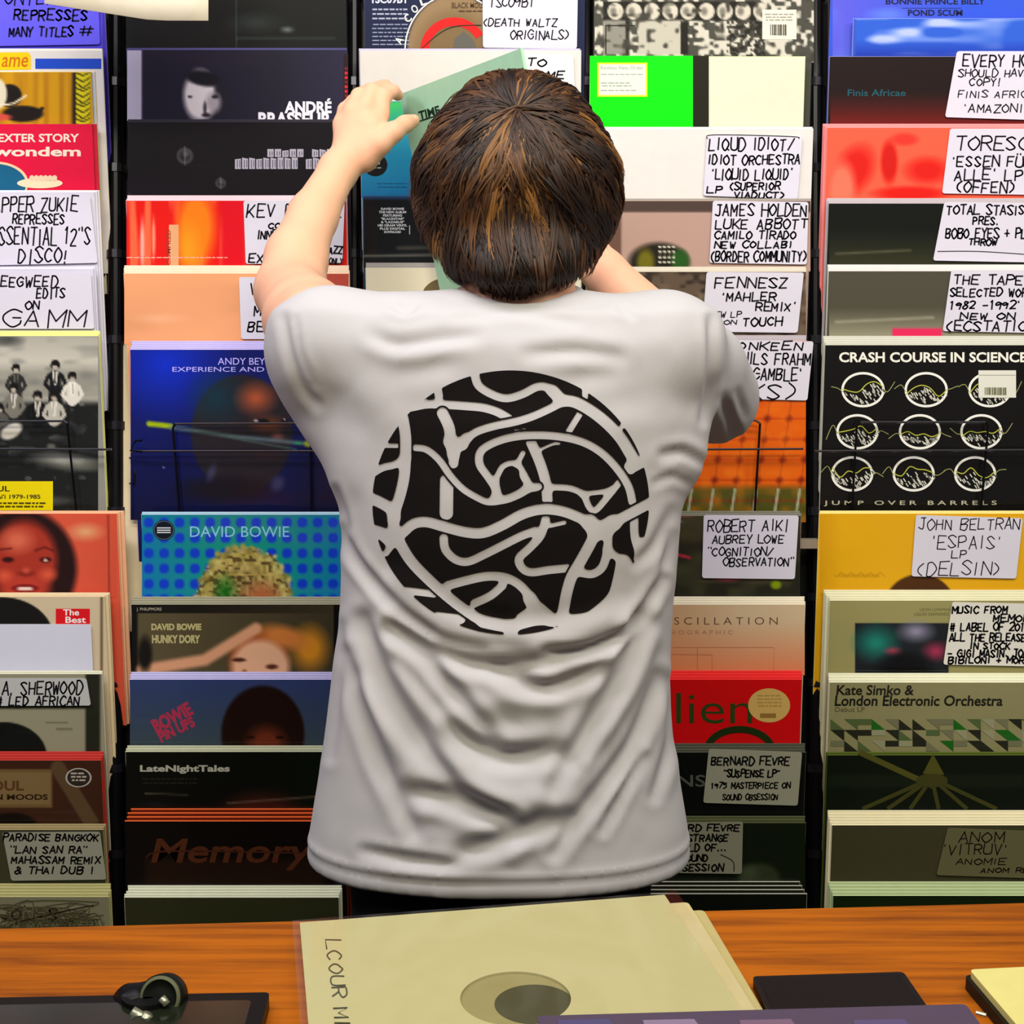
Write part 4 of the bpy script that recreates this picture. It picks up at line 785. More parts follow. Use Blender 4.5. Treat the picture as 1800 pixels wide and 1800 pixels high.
# ------------------------------------------------------------ implicit modelling
class Vol:
    def __init__(s, lo, hi, h):
        s.lo = np.array(lo, float); s.h = h; n = np.ceil((np.array(hi) - s.lo) / h).astype(int) + 1; s.n = n
        s.f = np.full(n, 1., np.float32); s.ax = [s.lo[i] + h * np.arange(n[i]) for i in range(3)]
    def sub(s, lo, hi):
        sl = []
        for i in range(3):
            a = max(int((lo[i] - s.lo[i]) / s.h), 0); b = min(int((hi[i] - s.lo[i]) / s.h) + 2, s.n[i]); sl.append(slice(a, max(b, a)))
        g = np.meshgrid(s.ax[0][sl[0]], s.ax[1][sl[1]], s.ax[2][sl[2]], indexing='ij', sparse=True); return tuple(sl), g
    def comb(s, sl, d, k, mode='add'):
        a = s.f[sl]
        if mode == 'sub': s.f[sl] = np.maximum(a, -d); return
        if k > 0:
            hh = np.clip(.5 + .5 * (a - d) / k, 0, 1); s.f[sl] = a * (1 - hh) + d * hh - k * hh * (1 - hh)
        else: s.f[sl] = np.minimum(a, d)
    def cap(s, a, b, r0, r1, k=.01, mode='add'):
        a = np.array(a, float); b = np.array(b, float); R = max(r0, r1) + k * 1.5 + 2 * s.h
        sl, (X, Y, Z) = s.sub(np.minimum(a, b) - R, np.maximum(a, b) + R); ba = b - a
        t = np.clip(((X - a[0]) * ba[0] + (Y - a[1]) * ba[1] + (Z - a[2]) * ba[2]) / (ba @ ba + 1e-12), 0, 1)
        d = np.sqrt((X - a[0] - t * ba[0]) ** 2 + (Y - a[1] - t * ba[1]) ** 2 + (Z - a[2] - t * ba[2]) ** 2) - (r0 + (r1 - r0) * t)
        s.comb(sl, d.astype(np.float32), k, mode)
    def ell(s, c, r, k=.01, mode='add', R=None):
        c = np.array(c, float); r = np.array(r, float); m = r.max() + k * 1.5 + 2 * s.h; sl, (X, Y, Z) = s.sub(c - m, c + m)
        if R is not None:
            M = np.array(R.transposed()); dx, dy, dz = X - c[0], Y - c[1], Z - c[2]
            q = [M[i, 0] * dx + M[i, 1] * dy + M[i, 2] * dz for i in range(3)]
        else: q = [X - c[0], Y - c[1], Z - c[2]]
        k0 = np.sqrt((q[0] / r[0]) ** 2 + (q[1] / r[1]) ** 2 + (q[2] / r[2]) ** 2); k1 = np.sqrt((q[0] / r[0] ** 2) ** 2 + (q[1] / r[1] ** 2) ** 2 + (q[2] / r[2] ** 2) ** 2)
        s.comb(sl, (k0 * (k0 - 1) / np.maximum(k1, 1e-6)).astype(np.float32), k, mode)
    def stack(s, zs, cx, cy, hw, hd, n=2.5, k=.01, mode='add', grow=0.):
        o = np.argsort(zs); zs, cx, cy, hw, hd = [np.array(a, float)[o] for a in (zs, cx, cy, hw, hd)]
        R = k * 1.5 + .03; sl, (X, Y, Z) = s.sub(((cx - hw).min() - R, (cy - hd).min() - R, zs[0] - R), ((cx + hw).max() + R, (cy + hd).max() + R, zs[-1] + R))
        I = lambda a: np.interp(Z, zs, a); w = I(hw) + grow; dd = I(hd) + grow
        r = (np.abs((X - I(cx)) / w) ** n + np.abs((Y - I(cy)) / dd) ** n) ** (1 / n); d = (r - 1) * np.minimum(w, dd)
        d = np.maximum(d, np.maximum(zs[0] - Z, Z - zs[-1])); s.comb(sl, d.astype(np.float32), k, mode)
    def smooth(s, it=1):
        for _ in range(it):
            for ax in range(3):
                f = s.f; g = f.copy(); m = [slice(None)] * 3; a = list(m); b = list(m); c = list(m)
                a[ax] = slice(0, -2); b[ax] = slice(1, -1); c[ax] = slice(2, None); g[tuple(b)] = .25 * f[tuple(a)] + .5 * f[tuple(b)] + .25 * f[tuple(c)]; s.f = g
    def mesh(s):
        f = s.f; n = s.n; ins = f < 0; nc = n - 1
        acc = np.zeros(tuple(nc) + (3,), np.float32); cnt = np.zeros(tuple(nc), np.int16); quads = []
        cross = []
        for ax in range(3):
            a = [slice(None)] * 3; b = [slice(None)] * 3; a[ax] = slice(0, -1); b[ax] = slice(1, None)
            fa, fb = f[tuple(a)], f[tuple(b)]; c = (fa < 0) != (fb < 0); idx = np.argwhere(c)
            t = fa[c] / (fa[c] - fb[c]); p = idx.astype(np.float32); p[:, ax] += t; flip = fa[c] < 0
            o1, o2 = [(1, 2), (2, 0), (0, 1)][ax]
            for d1 in (0, 1):
                for d2 in (0, 1):
                    q = idx.copy(); q[:, o1] -= d1; q[:, o2] -= d2; ok = (q >= 0).all(1) & (q < nc).all(1)
                    np.add.at(acc, tuple(q[ok].T), p[ok]); np.add.at(cnt, tuple(q[ok].T), 1)
            cross.append((ax, o1, o2, idx, flip))
        used = cnt > 0; vid = -np.ones(tuple(nc), np.int64); vid[used] = np.arange(used.sum())
        V = acc[used] / cnt[used][:, None] * s.h + s.lo
        for ax, o1, o2, idx, flip in cross:
            ok = (idx[:, o1] > 0) & (idx[:, o2] > 0) & (idx[:, o1] < nc[o1]) & (idx[:, o2] < nc[o2]); i = idx[ok]; fl = flip[ok]
            def g(d1, d2): q = i.copy(); q[:, o1] -= d1; q[:, o2] -= d2; return vid[tuple(q.T)]
            Q = np.stack([g(0, 0), g(1, 0), g(1, 1), g(0, 1)], 1); Q[~fl] = Q[~fl][:, ::-1]; quads.append(Q)
        Q = np.concatenate(quads); return V, Q
def relax(V, Q, it=2, lam=.5, keep=None):
    E = np.concatenate([Q[:, [0, 1]], Q[:, [1, 2]], Q[:, [2, 3]], Q[:, [3, 0]]]); E = np.concatenate([E, E[:, ::-1]]); n = len(V)
    deg = np.bincount(E[:, 0], minlength=n)[:, None]
    for _ in range(it):
        S = np.stack([np.bincount(E[:, 0], V[E[:, 1], j], n) for j in range(3)], 1) / np.maximum(deg, 1); V = V + lam * (S - V)
    return V
def normals(V, Q):
    N = np.cross(V[Q[:, 2]] - V[Q[:, 0]], V[Q[:, 3]] - V[Q[:, 1]]); out = np.zeros_like(V)
    for j in range(4): np.add.at(out, Q[:, j], N)
    return out / np.maximum(np.linalg.norm(out, axis=1, keepdims=True), 1e-9)

# ------------------------------------------------------------ the person
person = empty('person', (0, 1.55, 0)); tag(person, 'person in a white T-shirt with a black circular back print, seen from behind, reaching up', 'person')
skin = mat('e2ac8c', .5, var=.05, sss=.15, scale=25, name='skin')
YS = 1.53
V3 = lambda px, py, Y: np.array(U(px, py, Y))
vb = Vol((-.40, 1.36, .90), (.36, 2.12, 1.93), .0031)
# torso core, neck, head
T0 = [(1560, 880, .13, .085), (1400, 880, .135, .085), (1200, 885, .135, .085), (950, 900, .145, .09), (750, 905, .165, .095), (620, 905, .185, .09), (570, 905, .19, .07)]
vb.stack([V3(900, a, YS).tolist()[2] for a, *_ in T0], [V3(b, a, YS)[0] for a, b, *_ in T0], [1.545] * 7, [c - .02 for *_, c, _ in T0], [d - .012 for *_, d in T0], 2.2, .02)
vb.cap(V3(912, 600, 1.55), V3(910, 420, 1.585), .064, .056, .03)
HC = V3(908, 325, 1.595)
vb.ell(HC + (0, -.005, .02), (.070, .086, .084), .01); vb.ell(HC + (0, .04, -.045), (.058, .052, .072), .03)     # cranium, face
vb.ell(HC + (0, .065, -.095), (.026, .022, .02), .02)                                                    # chin
vb.cap(HC + (0, .092, .005), HC + (0, .108, -.03), .007, .012, .012)                                     # nose
for sx in (-1, 1):
    vb.ell(HC + (sx * .031, .096, .004), (.015, .012, .010), 0, 'sub'); vb.cap(HC + (sx * .014, .088, .02), HC + (sx * .046, .08, .02), .006, .005, .008)
    vb.ell(HC + (sx * .079, .0, -.02), (.007, .019, .032), .006)                                           # ear
vb.cap(HC + (-.02, .086, -.056), HC + (.02, .086, -.056), .006, .006, .006); vb.cap(HC + (-.018, .085, -.067), HC + (.018, .085, -.067), .006, .006, .005)
# left arm
eL = V3(515, 508, 1.80); wL = V3(617, 305, 1.985)
vb.cap(V3(560, 590, 1.545), V3(540, 565, 1.66), .05, .047, .02); vb.cap(V3(540, 560, 1.66), V3(508, 512, 1.80), .046, .040, .015)
wL = V3(594, 300, 1.975); AR = [(V3(508, 512, 1.80), .040), (V3(521, 452, 1.845), .037), (V3(550, 380, 1.905), .0305), (wL, .0245)]
for (pa, ra), (pb, rb) in zip(AR[:-1], AR[1:]): vb.cap(pa, pb, ra, rb, .012)
vb.cap(V3(538, 470, 1.83), V3(548, 505, 1.79), .016, .014, .02)
# left hand: wrist, back of the hand, five fingers
h = lambda x, y, Y: V3(x, y, Y)
vb.cap(wL, h(618, 268, 1.992), .0245, .024, .012)
for a, b, r0, r1 in (((636, 272, 1.99), (668, 200, 2.005), .018, .013), ((628, 270, 1.99), (643, 186, 2.0), .019, .0135), ((618, 270, 1.99), (619, 196, 2.0), .019, .013), ((610, 268, 1.995), (600, 218, 2.003), .018, .012),
                     ((640, 262, 1.988), (652, 225, 1.99), .02, .016)):
    vb.cap(h(*a), h(*b), r0, r1, .009)
def finger(pts, rs, k=.004):
    for i in range(len(pts) - 1): vb.cap(h(*pts[i]), h(*pts[i + 1]), rs[i], rs[i + 1], k)
finger([(668, 200, 2.005), (674, 170, 2.012), (690, 160, 2.034), (700, 168, 2.052)], [.0118, .0105, .0095, .0082])
finger([(643, 186, 2.0), (654, 160, 2.012), (676, 152, 2.045), (690, 162, 2.066)], [.0122, .0108, .0096, .0084])
finger([(619, 196, 2.0), (630, 168, 2.014), (650, 158, 2.048), (664, 166, 2.07)], [.0118, .0102, .0092, .008])
finger([(600, 218, 2.003), (605, 192, 2.014), (620, 176, 2.04), (634, 180, 2.06)], [.0105, .009, .008, .0072])
finger([(642, 280, 1.985), (668, 252, 1.98), (692, 232, 1.985), (712, 218, 2.005), (728, 212, 2.02)], [.017, .0145, .0125, .0108, .0092], .008)
# right arm: elbow under the raised sleeve, forearm rising in front of the neck
eR = V3(1262, 688, 1.80); wR = V3(1062, 478, 1.86)
vb.cap(V3(1180, 618, 1.55), V3(1235, 662, 1.68), .042, .040, .02); vb.cap(V3(1235, 662, 1.68), eR, .040, .038, .015)
vb.cap(eR, eR * .6 + wR * .4, .040, .040, .012); vb.cap(eR * .6 + wR * .4, wR, .040, .027, .012)
wR2 = V3(1035, 450, 1.868); vb.cap(wR, wR2, .027, .025, .01)
P = [np.array((x, y, z)) for x, y, z in ()]
def hr(x, y, Y): return V3(x, y, Y)
for a, b, r0, r1 in (((1030, 440, 1.87), (985, 385, 1.875), .02, .013), ((1030, 436, 1.87), (1000, 366, 1.87), .02, .0135), ((1034, 434, 1.87), (1018, 360, 1.865), .02, .013), ((1040, 436, 1.868), (1038, 370, 1.86), .018, .012)): vb.cap(hr(*a), hr(*b), r0, r1, .009)
for pts, rs in (([(985, 385, 1.875), (965, 360, 1.868), (955, 352, 1.85), (953, 356, 1.83)], [.0118, .0105, .0095, .0082]), ([(1000, 366, 1.87), (984, 338, 1.864), (972, 330, 1.845), (968, 336, 1.825)], [.0122, .0108, .0096, .0084]),
                ([(1018, 360, 1.865), (1006, 330, 1.86), (996, 322, 1.84), (992, 330, 1.822)], [.0118, .0102, .0092, .008]), ([(1038, 370, 1.86), (1030, 344, 1.856), (1022, 334, 1.838), (1018, 342, 1.824)], [.0105, .009, .008, .0072]),
                ([(1018, 440, 1.876), (986, 424, 1.888), (962, 400, 1.89), (948, 382, 1.885)], [.016, .0135, .0115, .0095])):
    finger(pts, rs, .004 if rs[0] < .015 else .008)
vb.smooth(1); Vb, Qb = vb.mesh(); Vb = relax(Vb, Qb, 2, .5)
body = mk('body', Vb, Qb, skin, person, smooth=True)
# nails
def nail(c, r, nm='fingernail'):
    mb = MB(); n = (Vector((0, 0, CAMZ)) - Vector(c)).normalized(); mb.lathe([(0, .0012), (r * .7, .0008), (r, 0)], n.to_track_quat('Z', 'Y').to_matrix(), Vector(c) + n * .0085, 0, 12)
    o = mb.mk(nm, [mat('e8b8a8', .3, coat=.3)], body, smooth=True)
nail(h(727, 209, 2.018), .0042)
for sx in (-1, 1):
    mb = MB(); mb.lathe([(0, .012), (.006, .0104), (.0104, .006), (.012, 0), (.0104, -.006), (0, -.012)], Matrix.Identity(3), Vector(HC + (sx * .031, .088, .004)), 0, 16); mb.mk('eye', [mat('f0ece8', .2)], body, smooth=True)
del vb

# ------------------------------------------------------------ T-shirt
vs = Vol((-.34, 1.38, .86), (.32, 1.86, 1.64), .0042)
# picture outline of the shirt body: y, left, right
SH = [(1556, 540, 1213), (1480, 541, 1213), (1400, 554, 1200), (1300, 570, 1186), (1180, 584, 1177), (1080, 597, 1182), (980, 601, 1190), (900, 598, 1196), (840, 590, 1205), (790, 588, 1214), (730, 575, 1226), (660, 548, 1232), (600, 530, 1236), (560, 524, 1228)]
zz, xx, ww, dd = [], [], [], []
for py, l, r in SH:
    a, b = V3(l, py, 1.54), V3(r, py, 1.54); zz.append(a[2]); xx.append((a[0] + b[0]) / 2); ww.append((b[0] - a[0]) / 2)
    dd.append(float(np.interp(py, [540, 600, 700, 900, 1100, 1300, 1480, 1556], [.058, .085, .105, .11, .104, .108, .118, .120])))
yy = [1.545] * len(SH)
HEM = V3(900, 1506, 1.545)[2]
vs.stack(zz, xx, yy, ww, dd, 2.35, .01)
vs.ell(V3(885, 612, 1.53), (.19, .07, .045), .04)
vs.cap(V3(600, 598, 1.535), V3(1160, 606, 1.535), .046, .046, .035)
# trapezius rise to the neck
vs.cap(V3(840, 588, 1.54), V3(985, 588, 1.54), .034, .034, .035)
# left sleeve: shoulder, drape hanging to the flank
vs.cap(V3(574, 604, 1.54), V3(552, 592, 1.69), .054, .054, .03)
vs.cap(V3(568, 640, 1.56), V3(592, 705, 1.565), .044, .034, .045); vs.cap(V3(592, 695, 1.56), V3(655, 800, 1.53), .036, .032, .045)
# right sleeve, lower and further out
vs.cap(V3(1170, 612, 1.545), V3(1252, 700, 1.70), .056, .050, .025); vs.cap(V3(1240, 640, 1.62), V3(1262, 712, 1.73), .040, .040, .03)
vs.cap(V3(1190, 700, 1.56), V3(1170, 790, 1.54), .03, .035, .035)
# openings: neck, hem, sleeves
vs.cap(V3(912, 560, 1.552), V3(912, 470, 1.57), .060, .068, 0, 'sub')
vs.cap(V3(540, 586, 1.66), V3(536, 580, 1.80), .048, .054, 0, 'sub')
vs.cap(V3(1256, 704, 1.71), V3(1268, 716, 1.83), .044, .05, 0, 'sub')
X, Y, Z = np.meshgrid(*vs.ax, indexing='ij', sparse=True)
vs.f = np.maximum(vs.f, (HEM - Z + 0 * X + 0 * Y).astype(np.float32))
vs.smooth(1); Vs, Qs = vs.mesh(); Vs = relax(Vs, Qs, 3, .5); del vs
# cloth folds, pushed into the surface along its normal
FOLDS = [ # (points, half width, depth in mm; positive = valley)
 ([(612, 1150), (652, 1298), (692, 1390), (728, 1462)], 13, 5), ([(640, 1090), (668, 1180), (712, 1262), (800, 1378), (892, 1440)], 15, 8),
 ([(690, 1110), (740, 1150), (800, 1218), (868, 1300)], 13, 7), ([(800, 1288), (840, 1316), (900, 1330), (972, 1322)], 17, 9),
 ([(728, 1392), (800, 1408), (888, 1440)], 17, 8), ([(816, 1498), (900, 1470), (992, 1438)], 17, 7), ([(640, 1496), (720, 1512), (800, 1520)], 10, 4),
 ([(1130, 1090), (1095, 1180), (1050, 1262), (972, 1385)], 15, 8), ([(1160, 1190), (1110, 1310), (1032, 1418), (976, 1500)], 12, 7),
 ([(880, 1186), (960, 1208), (1052, 1176)], 15, 8), ([(690, 1100), (800, 1160), (900, 1172), (1010, 1150), (1080, 1118)], 14, 7),
 ([(960, 1142), (1040, 1140), (1110, 1100), (1165, 1020)], 9, 7), ([(700, 1078), (780, 1122), (850, 1140)], 8, 3),
 ([(600, 930), (625, 985), (690, 1060), (760, 1110)], 9, 5), ([(1178, 1200), (1180, 1300), (1150, 1400)], 10, 4), ([(1128, 1330), (1090, 1400), (1060, 1460)], 9, 4),
 ([(655, 590), (700, 605), (770, 596), (830, 590)], 13, 5.), ([(930, 622), (1010, 618), (1090, 626)], 13, 4.5), ([(500, 560), (510, 620), (532, 680), (556, 712)], 9, 4), ([(520, 560), (528, 620), (552, 680)], 6, 2.5),
 ([(1165, 800), (1200, 795), (1232, 812)], 9, 6), ([(1150, 850), (1180, 838), (1210, 850)], 7, 3), ([(1250, 560), (1252, 640), (1236, 740)], 8, 6), ([(1270, 700), (1285, 740), (1290, 770)], 9, 4), ([(1296, 690), (1306, 730)], 7, 3),
 ([(690, 534), (712, 546), (730, 536)], 8, 4), ([(800, 560), (905, 548), (1010, 566)], 10, 2.5), ([(1090, 540), (1110, 556)], 7, 3), ([(700, 660), (800, 640)], 18, 2), ([(1000, 668), (1090, 650)], 18, 2),
 ([(1180, 900), (1150, 960), (1120, 990)], 10, 3), ([(1180, 940), (1165, 1010)], 8, 3), ([(590, 860), (612, 930)], 7, 3), ([(600, 1100), (594, 1200), (580, 1330)], 10, 3),
 ([(830, 1250), (880, 1230), (930, 1240)], 26, -4), ([(760, 1330), (840, 1380), (940, 1400), (1020, 1350)], 26, -6), ([(700, 1020), (800, 1100), (950, 1118), (1090, 1080)], 18, -3.5), ([(1030, 1330), (1090, 1230), (1140, 1120)], 16, -5),
 ([(640, 1210), (700, 1320), (760, 1420)], 15, -4), ([(700, 1180), (770, 1270), (830, 1330)], 12, -3), ([(620, 680), (680, 720)], 30, -3), ([(900, 1060), (980, 1240), (1010, 1300)], 20, -2), ([(1000, 1400), (960, 1450), (900, 1500)], 14, -3)]
px, py = proj(Vs); N = normals(Vs, Qs); disp = np.zeros(len(Vs))
for pts, hwid, amp in FOLDS:
    pts = catmull(pts, 5); D = np.full(len(Vs), 1e9); T = np.zeros(len(Vs)); m = len(pts) - 1
    for i in range(m):
        (ax, ay), (bx, by) = pts[i], pts[i + 1]; L2 = (bx - ax) ** 2 + (by - ay) ** 2 + 1e-9
        t = np.clip(((px - ax) * (bx - ax) + (py - ay) * (by - ay)) / L2, 0, 1); d = np.hypot(px - ax - t * (bx - ax), py - ay - t * (by - ay))
        u = d < D; D[u] = d[u]; T[u] = (i + t[u]) / m
    prof = np.exp(-(D / hwid) ** 2) - .38 * np.exp(-((D - hwid * 1.9) / hwid) ** 2)
    disp -= amp * (.00135 if max(q[1] for q in pts) > 900 else .0010) * prof * np.sin(np.pi * np.clip(T * .84 + .08, 0, 1)) ** .6
hz = Vs[:, 2] - HEM                                                                  # stitched hem
disp += .0022 * np.exp(-((hz - .027) / .004) ** 2) - .0022 * np.exp(-((hz - .0205) / .003) ** 2)
disp += .0012 * (_noise(.05, .04, Vs[:, 0] + 5, Vs[:, 2] + 5, 3) - .5) + .0008 * (_noise(.018, .02, Vs[:, 0] + 5, Vs[:, 2] + 5, 8) - .5)
back = np.clip(-N[:, 1] * 2.2 + .25, 0, 1)
Vs = Vs + N * (disp * back)[:, None]; Vs = relax(Vs, Qs, 1, .4)
def cloth_mat(name, col, sc=1400):
    m = bpy.data.materials.new(name); m.use_nodes = True; nt = m.node_tree; b = nt.nodes['Principled BSDF']
    b.inputs['Base Color'].default_value = (*lin(hx(col)), 1); b.inputs['Roughness'].default_value = .9; b.inputs['Sheen Weight'].default_value = .1 if sc > 1000 and col > '2' else 0.; b.inputs['Specular IOR Level'].default_value = .15
    tc = nt.nodes.new('ShaderNodeTexCoord'); nz = nt.nodes.new('ShaderNodeTexNoise'); nz.inputs['Scale'].default_value = sc; nz.inputs['Detail'].default_value = 3
    bp = nt.nodes.new('ShaderNodeBump'); bp.inputs['Strength'].default_value = .25; bp.inputs['Distance'].default_value = .0006
    nt.links.new(tc.outputs['Object'], nz.inputs['Vector']); nt.links.new(nz.outputs[0], bp.inputs['Height']); nt.links.new(bp.outputs[0], b.inputs['Normal']); return m
shirt = mk('t_shirt', Vs, Qs, cloth_mat('white_cotton', 'b1afb1'), person, smooth=True)
# ribbed collar
mb = MB(); c = (V3(912, 520, 1.548)); pts = [c + np.array((.066 * math.cos(t), .060 * math.sin(t), .012 * math.sin(t) - .004)) for t in np.linspace(0, 2 * math.pi, 40)]
mb.tube(pts, .0085, 0, 8); mb.mk('collar', [cloth_mat('rib', 'd8d6d8', 700)], shirt, smooth=True)
# ------------------------------------------------------------ back print (contoured from a field, laid on the cloth)
o3 = 560 / 1800.
STK = [([(690,120),(712,185),(790,235),(870,256),(960,232),(1040,192),(1100,195),(1150,235)],46),([(1130,215),(1180,262),(1260,280),(1350,330),(1440,402),(1512,480),(1562,560),(1600,625)],64),
([(1190,275),(1100,322),(1000,365),(900,393),(800,413),(700,445),(640,490)],44),([(640,480),(590,530),(575,590),(570,625)],52),([(508,340),(545,420),(555,500),(565,570)],60),([(545,500),(620,520)],60),
([(250,320),(340,305),(420,290),(520,292),(640,300),(740,310),(820,335),(880,370)],48),([(478,190),(488,242)],44),([(285,372),(300,470),(300,580),(292,700),(270,800),(240,900),(235,990),(275,1085),(335,1180),(420,1270),(530,1370),(640,1455),(740,1515),(880,1545)],60),
([(120,522),(262,524)],26),([(100,690),(170,648),(240,630),(300,590)],42),([(90,815),(150,840),(215,880),(235,930)],62),([(130,1000),(220,1030)],56),([(150,1030),(200,1075)],30),([(190,1130),(220,1090)],36),
([(358,535),(420,546),(490,605),(550,690),(620,765),(700,815),(770,842),(860,830),(940,800),(1000,768),(1050,755)],38),
([(1578,840),(1555,750),(1490,650),(1400,560),(1290,500),(1150,470),(1000,465),(880,480),(780,515),(722,560),(718,630),(765,700),(808,770),(800,820)],44),
([(820,690),(850,640),(905,622),(950,650),(965,700),(985,745),(930,795),(850,822),(812,770),(815,700)],32),([(930,625),(962,565)],28),([(968,690),(1000,745),(1030,757)],34),
([(1008,505),(1058,620),(1090,730),(1100,836)],56),([(1072,540),(1130,515),(1165,512)],16),([(1282,345),(1220,445)],34),([(915,437),(975,430)],10),
([(1135,758),(1230,765),(1300,800),(1335,870),(1370,888),(1425,830),(1505,730)],36),([(1300,795),(1400,785),(1460,770)],28),
([(290,1010),(345,965),(420,955),(520,982),(640,1012),(740,1015),(850,970),(960,910),(1070,883),(1180,893),(1280,930),(1370,975),(1450,965),(1560,910),(1700,835)],58),([(1340,960),(1390,1010),(1470,960)],90),
([(532,720),(530,905)],72),([(515,1045),(525,1110),(580,1165),(650,1178),(740,1140),(850,1085),(950,1035),(1030,1005)],46),
([(1090,940),(1062,1030),(1000,1100),(940,1160),(958,1215),(1010,1238),(1110,1225),(1215,1215)],46),([(1120,975),(1195,958)],24),
([(1375,1000),(1345,1070),(1290,1170),(1238,1260),(1212,1340),(1192,1440),(1180,1500)],60),([(1440,1000),(1440,1090),(1425,1170),(1400,1220),(1350,1248),(1295,1242)],46),([(1440,1110),(1490,1150),(1545,1165),(1570,1230)],42),
([(1520,1190),(1500,1290),(1470,1380),(1400,1450),(1320,1500),(1180,1510),(1000,1500)],66),([(1500,1400),(1400,1520),(1300,1560)],110),([(1588,930),(1592,1040),(1620,1130)],46),([(1640,1060),(1600,1180)],40),
([(540,1312),(640,1285),(750,1262),(850,1265),(930,1300),(990,1360),(1040,1425),(1100,1475)],50),([(690,1412),(780,1370),(845,1315)],46),([(1000,1390),(1020,1450),(960,1500)],70),([(1060,1450),(1120,1510)],60),
([(300,1342),(460,1362)],40),([(480,1490),(610,1505)],52),([(892,1620),(900,1545)],68),([(740,1520),(900,1540),(1060,1495)],62),([(1312,180),(1312,250)],32),([(1560,640),(1700,600)],54),([(1530,408),(1600,388)],34),([(1600,625),(1570,665)],40)]
st = 2.4; gx = np.arange(648, 1150, st); gy = np.arange(645, 1122, st); GX, GY = np.meshgrid(gx, gy, indexing='ij')
CX, CY = (GX - 620) / o3, (GY - 620) / o3
fld = (np.hypot((CX - 893) / 779, (CY - 846) / 746) - 1) * 750
disk = fld.copy()
GR = [set(range(len(STK))), {0, 1, 2, 3, 4, 5, 48, 49, 50}, {15, 16, 17, 18, 19}, {26, 27, 32, 33, 34, 35, 36, 8, 10, 11, 12, 13, 14, 39, 40, 41, 42, 45, 46}]
GR[0] -= GR[1] | GR[2] | GR[3]
DD = []
for pts, w in STK:
    pts = catmull(pts, 4) if len(pts) > 2 else pts; D = np.full(CX.shape, 1e9)
    for (ax, ay), (bx, by) in zip(pts[:-1], pts[1:]):
        t = np.clip(((CX - ax) * (bx - ax) + (CY - ay) * (by - ay)) / ((bx - ax) ** 2 + (by - ay) ** 2 + 1e-9), 0, 1); D = np.minimum(D, np.hypot(CX - ax - t * (bx - ax), CY - ay - t * (by - ay)))
    DD.append(D)
for g in GR:
    if g is not GR[0]:
        for i in g: fld = np.minimum(fld, np.maximum(DD[i] - (STK[i][1] * .53 + 10), disk))
    white = np.full(CX.shape, -1e3)
    for i in g:
        d = STK[i][1] * .53 - DD[i]; k = 22.; hh = np.clip(.5 + .5 * (d - white) / k, 0, 1); white = white * (1 - hh) + d * hh + k * hh * (1 - hh)
    fld = np.maximum(fld, white)
def contour(GX, GY, f):
    """filled region f<0 as polygons (marching squares)"""
    P = {}; V = []; Fc = []
    def vert(key, x, y):
        if key not in P: P[key] = len(V); V.append((x, y))
        return P[key]
    nx, ny = f.shape; neg = f < 0
    s = neg[:-1, :-1].astype(int) + neg[1:, :-1] + neg[1:, 1:] + neg[:-1, 1:]
    for i, j in np.argwhere(s > 0):
        cs = [(i, j), (i + 1, j), (i + 1, j + 1), (i, j + 1)]; poly = []
        for a in range(4):
            p, q = cs[a], cs[(a + 1) % 4]; fp, fq = f[p], f[q]
            if fp < 0: poly.append(vert(p, GX[p], GY[p]))
            if (fp < 0) != (fq < 0):
                t = fp / (fp - fq); poly.append(vert((min(p, q), max(p, q)), GX[p] + t * (GX[q] - GX[p]), GY[p] + t * (GY[q] - GY[p])))
        if len(poly) > 2: Fc.append(poly)
    return V, Fc
Vp, Fp = contour(GX, GY, fld)
bvh = BVHTree.FromPolygons([tuple(v) for v in Vs], Qs.tolist()); eye = Vector((0, 0, CAMZ)); out = []
Ns = normals(Vs, Qs)
for x, y in Vp:
    d = (U(x, y, 1.5) - eye).normalized(); loc, nrm, idx, dist = bvh.ray_cast(eye, d)
    if loc is None: loc = U(x, y, 1.44); nrm = Vector((0, -1, 0))
    if nrm.y > 0: nrm = -nrm
    nn = Vector(Ns[Qs[idx]].mean(0)) if idx is not None else nrm
    out.append(tuple(loc + nn.normalized() * .0009))
o = mk('back_print', out, Fp, [cloth_mat('black_print_ink', '0e0909')], shirt, smooth=True); o['label'] = 'black circular print crossed by white winding paths'

